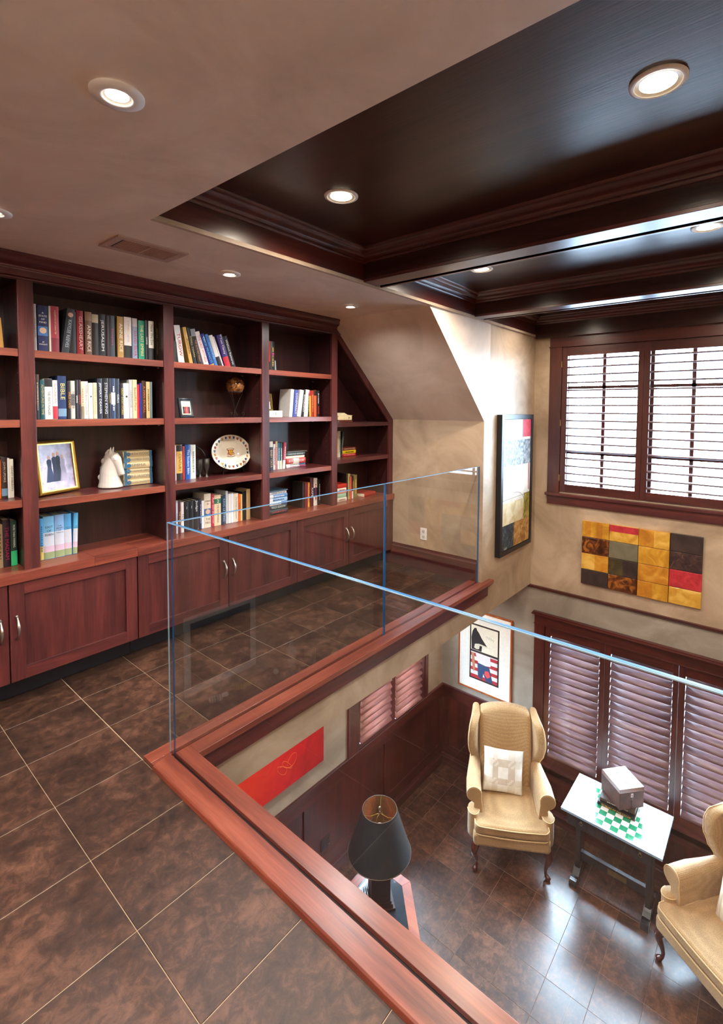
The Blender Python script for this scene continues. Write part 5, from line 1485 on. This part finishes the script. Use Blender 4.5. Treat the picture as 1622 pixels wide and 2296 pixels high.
def wing_chair(label, loc, rot):
    t = thing('wing_chair', label, 'armchair', loc, rot, 'matching gold wing chairs')
    B_ = lambda m, n, mt=M_fab, p=None: m.build(n, mt, p or t, rel=True, smooth=True)
    # frame
    def f(x, y, z):
        k = 1 - .14 * smooth01((y + .10) / .40)
        return (x * k, y, z)
    m = MB(1.0); m.rbox((0, -.045, .33), (.70, .66, .125), .035, 8, f); B_(m, 'seat_frame')
    # T-shaped seat cushion
    def f(x, y, z):
        hw = .265 + .075 * (1 - smooth01((y + .155) / .05))
        k = hw / .34
        crown = .018 * (1 - (x / .34) ** 2) * (1 - (y / .31) ** 2) if z > 0 else 0
        return (x * k, y - .012 * (1 - (x / .34) ** 2) * (1 if y < 0 else 0), z + crown)
    m = MB(1.0); m.rbox((0, -.075, .435), (.68, .60, .095), .032, 14, f); cu = B_(m, 'seat_cushion')
    for z in (.475, .396):
        path = [(-.262, .10, z), (-.262, -.17, z), (-.275, -.225, z), (-.325, -.235, z), (-.336, -.26, z), (-.334, -.345, z), (-.31, -.375, z)] + [(x / 10 * .29, -.383 - .012 * (1 - (x / 10) ** 2), z) for x in range(-10, 11, 2)] + [(.31, -.375, z), (.334, -.345, z), (.336, -.26, z), (.325, -.235, z), (.275, -.225, z), (.262, -.17, z), (.262, .10, z)]
        m = MB(1.0); m.tube(path, .0055, 6); B_(m, 'piping', M_welt, cu)
    # backrest
    def f(x, y, z):
        v = (z + .42) / .84
        y2 = y + .13 * v + (.03 * (x / .26) ** 2 if y < 0 else 0) * -1 * (1 - v * .5)
        top = -.055 * (x / .265) ** 2 * smooth01((v - .55) / .45)
        return (x * (1 - .04 + .06 * v), y2 * 1 - (.015 * math.sin(math.pi * v) if y < 0 else 0), z + top)
    m = MB(1.0); m.rbox((0, .235, .80), (.53, .13, .84), .05, 9, f); B_(m, 'backrest')
    # wings
    for s_ in (-1, 1):
        prof = [(0, .07), (.12, .10), (.3, .165), (.5, .215), (.7, .235), (.85, .215), (.95, .165), (1.0, .12)]
        def ext(v):
            for (a, b) in zip(prof, prof[1:]):
                if v <= b[0]: return a[1] + (b[1] - a[1]) * smooth01((v - a[0]) / (b[0] - a[0]))
            return prof[-1][1]
        def f(x, y, z, s_=s_):
            v = (z + .28) / .56; u = .5 - y / .24      # u=1 at the front
            zz = .655 + v * .545
            e = ext(v)
            yb_ = .235 + .13 * (zz - .38) / .84 + .03
            yy = yb_ - u * e
            xx = s_ * (.280 + .062 * u * math.sin(math.pi * min(1, v * 1.02)) ** .7 + .014 * v) + x * (1.0 + .35 * u)
            zz2 = zz - .045 * u * smooth01((v - .8) / .2)
            return (xx, yy, zz2)
        m = MB(1.0); m.rbox((0, 0, 0), (.066, .24, .56), .03, 9, f)
        w_ = B_(m, 'wing')
        m = MB(1.0)
        pth = [f(s_ * .026, -.118, -.27 + .54 * k / 16) for k in range(17)]
        m.tube(pth, .0048, 6); B_(m, 'piping', M_welt, w_)
    # rolled arms
    for s_ in (-1, 1):
        sec = [(.262, .34), (.262, .46), (.264, .56), (.272, .62)]
        cx_, cz_, rr = .338, .658, .070
        for k in range(0, 13):
            a = math.radians(165 - k * 20); sec.append((cx_ + rr * math.cos(a), cz_ + rr * math.sin(a)))
        sec += [(.336, .575), (.342, .52), (.35, .44), (.352, .33), (.34, .28), (.27, .28)]
        ys_ = [.30, .24, .10, -.05, -.16, -.215, -.232]; grow = [.86, .92, .97, 1.0, 1.03, 1.03, .94]; zdrop = [.02, .01, .0, .0, -.002, -.003, -.003]
        m = MB(1.0); n = len(sec)
        for yy, g_, zd in zip(ys_, grow, zdrop):
            kx = 1 - .10 * smooth01((yy + .1) / .4)
            m.v += [(s_ * ((cx_ - .015) + (p[0] - cx_ + .015) * g_) * kx, yy, cz_ - .1 + (p[1] - cz_ + .1) * (g_ if g_ < 1 else 1) + zd) for p in sec]
        for i in range(len(ys_) - 1):
            for k in range(n):
                k2 = (k + 1) % n; q = (i * n + k, i * n + k2, (i + 1) * n + k2, (i + 1) * n + k)
                m.f.append(q if s_ > 0 else q[::-1]); m.m.append(0)
        m.f.append(tuple(range((len(ys_) - 1) * n, len(ys_) * n))); m.m.append(0); m.f.append(tuple(range(n))); m.m.append(0)
        arm = m.build('arm', M_fab, t, rel=True, smooth='auto')
        m = MB(1.0); yy, g_ = -.226, 1.0
        idx = list(range(1, n - 3))
        m.tube([(s_ * ((cx_ - .015) + (sec[k][0] - cx_ + .015) * g_), yy, sec[k][1] - .002) for k in idx], .0052, 6); B_(m, 'piping', M_welt, arm)
        # padded foot of the arm front
        m = MB(1.0); m.lathe([(.042, .272), (.052, .285), (.055, .33), (.054, .47), (.055, .505), (.052, .520), (.046, .526), (1e-4, .530)], (s_ * .343, -.222, 0), 24, 1.0, 1.45)
        ap = B_(m, 'arm_front')
        m = MB(1.0); m.tube([(s_ * .343 + .0545 * math.cos(a * math.pi / 10), -.222 - .0545 * 1.45 * math.sin(a * math.pi / 10), .516) for a in range(11)], .0048, 6); B_(m, 'piping', M_welt, ap)
    # legs
    for s_ in (-1, 1):
        path = [(s_ * .31, -.31, .285), (s_ * .325, -.325, .25), (s_ * .338, -.338, .215), (s_ * .334, -.334, .17), (s_ * .320, -.320, .12), (s_ * .312, -.312, .075), (s_ * .314, -.314, .045), (s_ * .326, -.328, .026), (s_ * .334, -.336, .014), (s_ * .334, -.336, .001)]
        m = MB(1.0); m.tube(path, [.036, .036, .034, .027, .019, .014, .0135, .021, .026, .017], 14); B_(m, 'leg', M_leg)
        m = MB(1.0); m.tube([(s_ * .25, .25, .285), (s_ * .25, .27, .16), (s_ * .245, .33, .001)], [.024, .021, .016], 8); B_(m, 'leg', M_leg)
    return t
c1 = wing_chair('gold wing chair with a white patchwork pillow, in front of the framed poster', (4.434, 1.945, ZF * S), math.radians(-58.5))
c1.location = (4.434, 1.950, ZF * S)
c2 = wing_chair('gold wing chair cut by the right photo edge, with a striped pillow', (4.353, .156, ZF * S), math.radians(-124))
a2 = math.radians(-124); c2.location = (4.353 + .045 * math.cos(a2), .156 + .045 * math.sin(a2), ZF * S)

def pillow(name, label, w, T_, fn, mats, chair, loc, rot):
    t = thing(name, label, 'pillow', (0, 0, 0))
    m = MB(1.0); n = 28
    def P(i, j, sg):
        u = -1 + 2 * i / n; v = -1 + 2 * j / n
        k = ((1 - u ** 4) * (1 - v ** 4)); th = T_ * max(0, k) ** .55
        px = u * w / 2 * (1 - .07 * (1 - abs(u)) * 0 - .06 * (1 - v * v) * abs(u)); pz = v * w / 2 * (1 - .06 * (1 - u * u) * abs(v))
        return (px, -sg * th, pz)
    idx = {}
    for sg in (1, -1):
        for i in range(n + 1):
            for j in range(n + 1):
                edge = i in (0, n) or j in (0, n)
                key = (i, j, 0 if edge else sg)
                if key not in idx: idx[key] = len(m.v); m.v.append(P(i, j, sg))
        for i in range(n):
            for j in range(n):
                q = []
                for (a, b) in ((i, j), (i + 1, j), (i + 1, j + 1), (i, j + 1)):
                    e = a in (0, n) or b in (0, n); q.append(idx[(a, b, 0 if e else sg)])
                m.f.append(tuple(q) if sg > 0 else tuple(q[::-1])); m.m.append(fn(i, j, n) if sg > 0 else 0)
    o = m.build('cushion', mats, t, rel=True, smooth=True)
    M_ = Matrix.Translation(chair.location) @ Matrix.Rotation(chair.rotation_euler[2], 4, 'Z') @ Matrix.Translation(loc) @ Matrix.Rotation(rot[2], 4, 'Z') @ Matrix.Rotation(rot[0], 4, 'X') @ Matrix.Rotation(rot[1], 4, 'Y')
    t.matrix_world = M_
    return t
Mp = [noise_mat('pillow_white', [(.3, 'dcd6cc'), (.7, 'ece8e0')], 12, .7), noise_mat('pillow_taupe', [(.3, 'c0b09c'), (.7, 'd0c2b0')], 14, .7), noise_mat('pillow_beige', [(.3, 'd2c8b8'), (.7, 'e0d8ca')], 14, .7)]
def pat1(i, j, n):
    u, v = (i + .5) / n * 28, (j + .5) / n * 28
    cell = lambda a: 0 if a < 6 else (1 if a < 10.5 else (2 if a < 17.5 else (3 if a < 22 else 4)))
    a, b = cell(u), cell(v)
    if a in (0, 2, 4) and b in (0, 2, 4): return 0
    if (a in (1, 3)) and (b in (1, 3)):
        return 1 if (u - v) % 4 < 2 else 2
    if a in (1, 3): return 1 if b == 2 else 2
    return 1 if a == 2 else 2
pillow('throw_pillow', 'square white throw pillow with taupe patchwork, on the chair by the poster', .40, .055, pat1, Mp, c1, (-.035, .095, .485 + .195), (math.radians(-20), math.radians(4), .03))
Mq = [noise_mat('pillow_cream', [(.3, 'dccfb8'), (.7, 'eee4d2')], 9, .7, 1, (12, 1, 1)), plain('b89468', .7, name='pillow_tan'), noise_mat('pillow_cream2', [(.3, 'cdbfa4'), (.7, 'e2d8c4')], 9, .7)]
pillow('throw_pillow', 'cream striped throw pillow with a tan band, on the chair at the right edge', .43, .06, lambda i, j, n: 1 if 10 <= i < 15 else (2 if i % 4 == 3 else 0), Mq, c2, (.04, .07, .485 + .20), (math.radians(-22), math.radians(-8), -.06))

# ------------------------------------------------------------------ game table, books and box
zt = -1.31
t = thing('game_table', 'black trestle table with a glossy chequerboard top, its glare painted pale, under the windows', 'table', (2.9725, .643, ZF))
m = MB(); m.box(2.80, 3.143, .384, .900, zt - .014, zt - .004); m.build('table_top', plain('1c1e24', .25), t, bev=.0015)
M_top, nt, b_ = new_mat('glare_tabletop'); b_.inputs['Base Color'].default_value = (*srgb('cfd8d8'), 1); b_.inputs['Roughness'].default_value = .16; b_.inputs['Coat Weight'].default_value = 1.0; b_.inputs['Coat Roughness'].default_value = .05  # pale because the white window reflection is put into the colour
M_green = plain('1f8058', .16, name='green_square', coat=1.0); M_whsq = plain('dcd4cc', .16, name='white_square', coat=1.0)
x0, x1, y0, y1 = 2.8165, 3.1285, .487, .799
m = MB(); m.box(2.8015, 3.1415, .3855, y0, zt - .0045, zt); m.box(2.8015, 3.1415, y1, .8985, zt - .0045, zt); m.build('top_panel', M_top, t)
m = MB(); m.box(2.8015, x0, y0, y1, zt - .0045, zt); m.box(x1, 3.1415, y0, y1, zt - .0045, zt); m.build('top_border', M_top, t)
m = MB(); m.box(2.7985, 2.8015, .3825, .9015, zt - .012, zt + .0006); m.box(3.1415, 3.1445, .3825, .9015, zt - .012, zt + .0006); m.box(2.8015, 3.1415, .3825, .3855, zt - .012, zt + .0006); m.box(2.8015, 3.1415, .8985, .9015, zt - .012, zt + .0006); m.build('top_rim', plain('8aa0b0', .15, name='rim'), t)
k = .039
for i in range(8):
    for j in range(8):
        m = MB(); m.box(x0 + i * k + .0002, x0 + (i + 1) * k - .0002, y0 + j * k + .0002, y0 + (j + 1) * k - .0002, zt - .0045, zt); m.build('square', M_green if (i + j) % 2 else M_whsq, t)
M_tb = plain('17161a', .3, name='black_lacquer', coat=.4)
m = MB(); m.box(2.832, 3.112, .434, .876, -1.412, zt - .014); m.build('apron', M_tb, t, bev=.002)
for (ya_, yb_) in ((.440, .652), (.658, .870)):
    m = MB(); m.box(2.8275, 2.834, ya_, yb_, -1.402, -1.332); dr = m.build('drawer', M_tb, t, bev=.0015)
    yk = .795 if ya_ > .6 else .49
    m = MB(); m.lathe([(.006, 0), (.006, .002), (.003, .005), (1e-4, .006)], (0, 0, 0), 12); m.xf(Matrix.Translation((2.8275, yk, -1.362)) @ Matrix.Rotation(-math.pi / 2, 4, 'Y')); m.build('knob', plain('8a7a5c', .35, .9), dr, smooth=True)
    m = MB(); m.tube([(2.823, yk + .008 * math.sin(a * math.pi / 8), -1.371 + .008 * math.cos(a * math.pi / 8)) for a in range(17)], .0012, 6, caps=False); m.build('ring_pull', plain('8a7a5c', .35, .9), dr, smooth=True)
    for q in range(4):
        yy = ya_ + .03 + q * .048
        m = MB(); m.box(2.8262, 2.8276, yy - .018, yy + .018, -1.392, -1.342); m.build('carved_panel', plain('222026', .4), dr, bev=.001)
for yy in (.838, .462):
    m = MB(); m.box(2.925, 3.015, yy - .014, yy + .014, -1.752, -1.412); m.build('post', M_tb, t, bev=.002)
    m = MB()
    m.prism([(2.838, ZF + .0005), (2.838, ZF + .018), (2.848, ZF + .034), (2.868, ZF + .036), (2.892, ZF + .030), (2.915, ZF + .046), (2.93, ZF + .062), (3.01, ZF + .062), (3.025, ZF + .046), (3.05, ZF + .030), (3.072, ZF + .036), (3.092, ZF + .034), (3.104, ZF + .018), (3.104, ZF + .0005), (3.07, ZF + .0005), (3.05, ZF + .012), (2.89, ZF + .012), (2.87, ZF + .0005)], 1, yy - .020, yy + .020)
    m.build('foot', M_tb, t, bev=.002)
m = MB(); m.box(2.945, 2.955, .476, .824, -1.690, -1.640); m.box(2.938, 2.962, .476, .824, -1.640, -1.634); m.build('stretcher', M_tb, t, bev=.001)
m = MB(); m.box(2.9435, 2.9455, .575, .675, -1.682, -1.652); m.build('name_plate', plain('6a5a38', .4, .6), t)
# two big books and a wooden box
g = 'books under the wooden box'
def table_book(z, th, x, y, w_, d_, rot, c, label, ti, tc_):
    o = make_book(th * S, d_ * S, w_ * S, c, label, g, ti, tc_)
    # spine along local x after laying down
    o.matrix_world = Matrix.Translation((x * S, y * S, z * S + .0005)) @ Matrix.Rotation(rot, 4, 'Z') @ Matrix.Translation((d_ * S, 0, 0)) @ Matrix.Rotation(-math.pi / 2, 4, 'Y')
    return o
o = table_book(zt, .019, 2.962, .745, .158, .20, math.radians(-90), '101012', 'black book titled 70 YEARS OF THE OSCAR lying on the chequerboard', '70 YEARS OF THE OSCAR', 'd8a840')
m = MB(1.0); m.box(-.0012, -.0002, .004, .150 * S, .01, .19 * S); cv_ = m.build('cover_picture', noise_mat('cover_collage', [(.3, '3a2018'), (.45, 'b07848'), (.6, 'd8b080'), (.75, 'a02838')], 16, .3), o, rel=True)
o = table_book(zt + .0198, .017, 2.975, .735, .145, .185, math.radians(-87), '3c2c28', 'upper brown book with a film-still cover, directly under the wooden box', '', 'c8b8a0')
m = MB(1.0); m.box(-.0012, -.0002, .004, .138 * S, .006, .18 * S); m.build('cover_picture', noise_mat('cover_still', [(.3, '2a1c18'), (.5, '9a7858'), (.7, 'd8ccb8')], 26, .3), o, rel=True)
zb = zt + .0372
t = thing('wooden_box', 'square red-brown wooden box with metal latch and hinged lid, on the books', 'box', (3.052, .635, zb + .0008))
ang = math.atan2(-.102, .118)
MBx = wood(0, '2a120e', '44211a', '5a2e25', .65, 'box_wood', 0.0, 1.0); MBl = wood(0, '3c1c16', '6a3a30', '7c4838', .3, 'box_lid_wood', 1.0, 1.0)
BM = Matrix.Translation((2.942 - 3.052, .622 - .635, 0)) @ Matrix.Rotation(ang, 4, 'Z')
for (nm, za, zb_) in (('box_body', .0004, .096), ('lid', .0972, .121)):
    m = MB(); m.box(0, .154, 0, .166, za, zb_); m.xf(BM); m.build(nm, MBl if nm == 'lid' else MBx, t, rel=True, bev=.002)
m = MB(); m.box(.0765, .0775, -.0004, .1664, .1205, .1216); m.xf(BM); m.build('lid_seam', M_black, t, rel=True)
for yy in (.045, .120):
    m = MB(); m.box(.060, .094, yy, yy + .003, .121, .1222); m.xf(BM); m.build('hinge', M_black, t, rel=True)
m = MB(); m.box(.069, .083, -.003, 0, .070, .092); m.xf(BM); m.build('latch', plain('b8b0a8', .3, .8), t, rel=True, bev=.0008)
m = MB(); m.box(.0725, .0795, -.0042, -.003, .074, .086); m.xf(BM); m.build('latch_window', plain('a03030', .3), t, rel=True)
m = MB(); m.box(.0755, .0765, -.0012, 0, .0, .066); m.xf(BM); m.build('front_strip', M_black, t, rel=True)
m = MB(); m.tube([(.076, -.0035, .062 + .005 * math.cos(a * math.pi / 5)) if 0 else (.076 + .004 * math.sin(a * math.pi / 5), -.003, .060 + .006 * math.cos(a * math.pi / 5)) for a in range(11)], .0009, 5, caps=False); m.xf(BM); m.build('latch_ring', plain('8a8078', .3, .8), t, rel=True)

# ------------------------------------------------------------------ side table and lamp
zo = -1.42
OUT = [(1.958, 1.376), (1.958, 1.560), (1.905, 1.612), (1.56, 1.612), (1.50, 1.55), (1.50, 1.215), (1.61, 1.105), (1.690, 1.105)]
def inset(P, d):
    n = len(P); out = []
    for i in range(n):
        p0, p1, p2 = Vector(P[i - 1]), Vector(P[i]), Vector(P[(i + 1) % n])
        e1 = (p1 - p0).normalized(); e2 = (p2 - p1).normalized()
        n1 = Vector((-e1.y, e1.x)); n2 = Vector((-e2.y, e2.x)); bi = (n1 + n2); bi = bi / max(.2, bi.dot(n1))
        out.append(tuple(p1 + bi * d))
    return out
t = thing('side_table', 'low side table with clipped corners, black top and red cherry rim, holding the lamp', 'table', (1.73, 1.38, ZF))
Q = inset(OUT, .046)
M_rim = [wood(i, '7a2e18', 'a84a28', 'c0653a', .3, 'orange_cherry', .4) for i in range(3)]
for k in range(8):
    k2 = (k + 1) % 8; m = MB()
    m.prism([OUT[k], OUT[k2], Q[k2], Q[k]], 2, zo - .018, zo); m.build('rim_board', M_rim[k % 2], t, bev=.0008)
m = MB(); m.prism(inset(OUT, .0455), 2, zo - .016, zo - .001); m.build('top_panel', plain('2c3a44', .14, name='black_top', coat=.8), t)
m = MB(); m.prism(inset(OUT, .02), 2, zo - .075, zo - .018); m.build('apron', W[2], t)
m = MB(); m.prism(inset(OUT, .035), 2, ZF + .03, zo - .075); m.build('cabinet_body', WD[2], t)
m = MB(); m.prism(inset(OUT, .025), 2, ZF + .001, ZF + .03); m.build('plinth', W[2], t)
lx, ly = 1.783, 1.440
t = thing('table_lamp', 'table lamp with a black tapered shade, gold inside, on the side table', 'lamp', (lx, ly, zo + .0006), 0)
la = math.atan2(-.64, .79)
LM = Matrix.Translation((0, 0, 0)) @ Matrix.Rotation(la, 4, 'Z')
M_lb = plain('231618', .28, name='lamp_base', coat=.4)
for (nm, hw, za, zb_) in (('plinth', .068, .0, .012), ('plinth_step', .058, .012, .024), ('base_step', .052, .024, .034), ('column', .047, .034, .30)):
    m = MB(); m.box(-hw, hw, -hw, hw, za, zb_); m.xf(LM); m.build(nm, M_lb, t, rel=True, bev=.002)
m = MB(); m.tube([(0, 0, .30), (0, 0, .36)], .004, 8); m.build('stem', M_gold, t, rel=True)
zs0, zs1, rb0, rt0 = -1.165 - zo, -.954 - zo, .155, .0845
m = MB(); m.lathe([(rb0, zs0), (rt0, zs1)], (0, 0, 0), 48, caps=False); m.build('shade', plain('20262b', .55, name='black_shade'), t, rel=True, smooth=True)
gm, nt, b_ = new_mat('gold_foil'); b_.inputs['Base Color'].default_value = (*srgb('e0b078'), 1); b_.inputs['Metallic'].default_value = .85; b_.inputs['Roughness'].default_value = .3
v = obj_coord(nt, (1, 1, 1), False); n1 = nt.nodes.new('ShaderNodeTexNoise'); n1.inputs['Scale'].default_value = 25; nt.links.new(v, n1.inputs['Vector']); bp = nt.nodes.new('ShaderNodeBump'); bp.inputs['Strength'].default_value = .5; bp.inputs['Distance'].default_value = .01; nt.links.new(n1.outputs[0], bp.inputs['Height']); nt.links.new(bp.outputs[0], b_.inputs['Normal'])
m = MB(); m.lathe([(rt0 - .001, zs1), (rb0 - .001, zs0)], (0, 0, 0), 48, caps=False); m.build('shade_lining', gm, t, rel=True, smooth=True)
for (r, z) in ((rt0, zs1), (rb0, zs0)):
    m = MB(); m.tube([(r * math.cos(a * math.pi / 24), r * math.sin(a * math.pi / 24), z) for a in range(49)], .0018, 6, caps=False); m.build('shade_rim', plain('5a4a3c', .5), t, rel=True, smooth=True)
for k in range(3):
    a = .6 + k * 2 * math.pi / 3; m = MB(); m.tube([(.004 * math.cos(a), .004 * math.sin(a), zs1 - .02), (rt0 * .6 * math.cos(a), rt0 * .6 * math.sin(a), zs1 - .020), (rt0 * math.cos(a), rt0 * math.sin(a), zs1 - .004)], .0012, 6); m.build('spider_arm', M_gold, t, rel=True)
m = MB(); m.tube([(-.004, 0, zs0 + .03), (-.03, 0, zs0 + .08), (-.034, 0, zs0 + .12), (-.02, 0, zs1 - .03), (0, 0, zs1 - .022), (.02, 0, zs1 - .03), (.034, 0, zs0 + .12), (.03, 0, zs0 + .08), (.004, 0, zs0 + .03)], .0013, 6); m.build('harp', M_gold, t, rel=True)
m = MB(); m.lathe([(.004, zs1 - .022), (.0045, zs1 - .012), (.002, zs1 - .008), (.008, zs1 + .002), (.005, zs1 + .010), (1e-4, zs1 + .012)], (0, 0, 0), 10); m.build('finial', M_nickel, t, rel=True)
m = MB(); m.lathe([(.010, zs0 + .01), (.011, zs0 + .05), (.020, zs0 + .085), (.023, zs0 + .105), (.019, zs0 + .125), (.010, zs0 + .133), (1e-4, zs0 + .135)], (0, 0, 0), 20); m.build('bulb', plain('f0e8dc', .3, emit=.6, name='bulb'), t, rel=True, smooth=True)

# ------------------------------------------------------------------ low cabinet on the wall behind the camera side (seen mirrored in the glass)
zc_ = -1.40
t = thing('low_cabinet', 'low cherry cabinet along the near wall of the lower room, seen reflected in the glass', 'cabinet', (2.3, -.80, ZF))
m = MB(); m.box(1.30, 3.20, YR + .001, -.69, zc_ - .02, zc_); m.build('top_board', W[0], t, bev=.002)
m = MB(); m.box(1.31, 3.19, YR + .001, -.70, ZF + .05, zc_ - .02); m.build('carcass', WD[0], t)
m = MB(); m.box(1.32, 3.18, YR + .001, -.72, ZF + .001, ZF + .05); m.build('kick_board', M_kick, t)
for k in range(4):
    a = 1.325 + k * .466
    m = MB(); m.box(a, a + .458, -.6995, -.692, ZF + .06, zc_ - .03); m.build('door', W[2], t, bev=.001)
t = thing('white_mat_frame', 'picture with wide white mat on the near wall, mirrored in the glass', 'picture', (2.26, YR + .01, -1.30))
x0, x1, z0, z1, f_ = 1.93, 2.61, -1.30, -.66, .055
for (a, c, q, r) in ((x0, x0 + f_, z0, z1), (x1 - f_, x1, z0, z1), (x0 + f_, x1 - f_, z0, z0 + f_), (x0 + f_, x1 - f_, z1 - f_, z1)):
    m = MB(); m.box(a, c, YR + .001, YR + .010, q, r); m.build('mat_strip', plain('f0eee8', .6), t)
m = MB(); m.box(x0 + f_, x1 - f_, YR + .001, YR + .006, z0 + f_, z1 - f_); m.build('print', plain('1c1a1c', .5), t)
def critter(x, c1_, c2_, label, rot):
    t = thing('toy_animal', label, 'figurine', (x, -.82, zc_ + .0006), rot)
    m = MB(1.0); m.rbox((0, 0, .085), (.17, .075, .08), .035, 4); m.build('body', plain(c1_, .5), t, rel=True, smooth=True)
    m = MB(1.0); m.rbox((.115, 0, .10), (.085, .05, .05), .022, 3); m.build('head', plain(c1_, .5), t, rel=True, smooth=True)
    for k in range(5):
        m = MB(1.0); m.tube([(-.065 + k * .032, .0395 * math.cos(a * math.pi / 8), .085 + .042 * math.sin(a * math.pi / 8)) for a in range(17)], .004, 5, caps=False); m.build('stripe', plain(c2_, .5), t, rel=True)
    for sx_ in (-1, 1):
        for sy_ in (-1, 1):
            m = MB(1.0); m.tube([(sx_ * .06, sy_ * .022, .06), (sx_ * .064, sy_ * .026, .0)], [.008, .006], 8); m.build('leg', plain(c2_, .5), t, rel=True)
critter(1.88, 'c8a850', 'b05a50', 'yellow and pink toy animal, mirrored nearest the glass corner', 2.6)
critter(2.13, 'e4e0d8', '38302c', 'white and dark checked toy animal, mirrored in the glass', .3)
critter(2.36, 'c8a040', '806020', 'golden toy animal, mirrored in the glass beside the checked one', .5)
m = MB(1.0); m.lathe([(.037 * math.sin(math.pi * i / 14) + 1e-5, .037 - .037 * math.cos(math.pi * i / 14)) for i in range(15)], (0, 0, 0), 24, caps=False)
t = thing('baseball', 'white baseball mirrored in the glass beside the vase', 'ball', (2.74, -.82, zc_ + .0006)); m.build('cover', plain('e8e4dc', .6), t, rel=True, smooth=True)
for s_ in (-1, 1):
    m = MB(1.0); m.tube([(s_ * (.0355 * math.cos(.6) + .004 * math.cos(a)), .0375 * math.sin(a) * .62, .037 + .0375 * math.cos(a) * .62) for a in [k * math.pi / 8 for k in range(17)]], .0012, 5, caps=False); m.build('seam', plain('a83030', .6), t, rel=True)
t = thing('glass_vase', 'cut glass vase mirrored in the glass panel', 'vase', (2.92, -.82, zc_ + .0006))
m = MB(1.0); m.lathe([(.05, 0), (.052, .004), (.045, .02), (.06, .12), (.085, .22), (.07, .26), (.035, .29), (.030, .36), (.045, .42)], (0, 0, 0), 24, caps=False); m.build('body', plain('a8b0b4', .15, name='vase_glass'), t, rel=True, smooth=True)
g = 'books on the low cabinet'
for k, (c, nm) in enumerate((('c0a080', 'tan'), ('8c3028', 'dark red'), ('d8c8a0', 'cream'))):
    o = make_book(.03, .22 - .01 * k, .15, c, '%s book on the low cabinet, mirrored in the glass' % nm, g)
    o.location = ((3.06 + k * .022) * S, -.80 * S, zc_ * S + .001); o.rotation_euler = (0, 0, 0)

# unseen torchiere added behind the camera on the loft to brighten the plaster ceiling
t = thing('added_torchiere', 'unseen torchiere floor lamp, added behind the camera on the loft floor', 'lamp', (-1.15, .1, .0005))
m = MB(1.0); m.lathe([(.14, 0), (.14, .012), (.03, .03), (.012, .05)], (0, 0, 0), 28); m.build('base', M_lb, t, rel=True, smooth='auto')
m = MB(1.0); m.tube([(0, 0, .04), (0, 0, 1.62)], .011, 12); m.build('pole', M_lb, t, rel=True)
m = MB(1.0); m.lathe([(.012, 1.60), (.06, 1.63), (.13, 1.70), (.16, 1.74)], (0, 0, 0), 32, caps=False); m.build('bowl', plain('d8d0c0', .5, name='bowl'), t, rel=True, smooth=True)
ld = bpy.data.lights.new('added_ceiling_fill', 'SPOT'); ld.energy = 560; ld.spot_size = math.radians(165); ld.spot_blend = .8; ld.shadow_soft_size = .06; ld.color = (1, .93, .85)
lo = bpy.data.objects.new('added_ceiling_fill', ld); col.objects.link(lo); lo.parent = t; lo.location = (0, 0, 1.75); lo.rotation_euler = (math.pi, 0, 0)
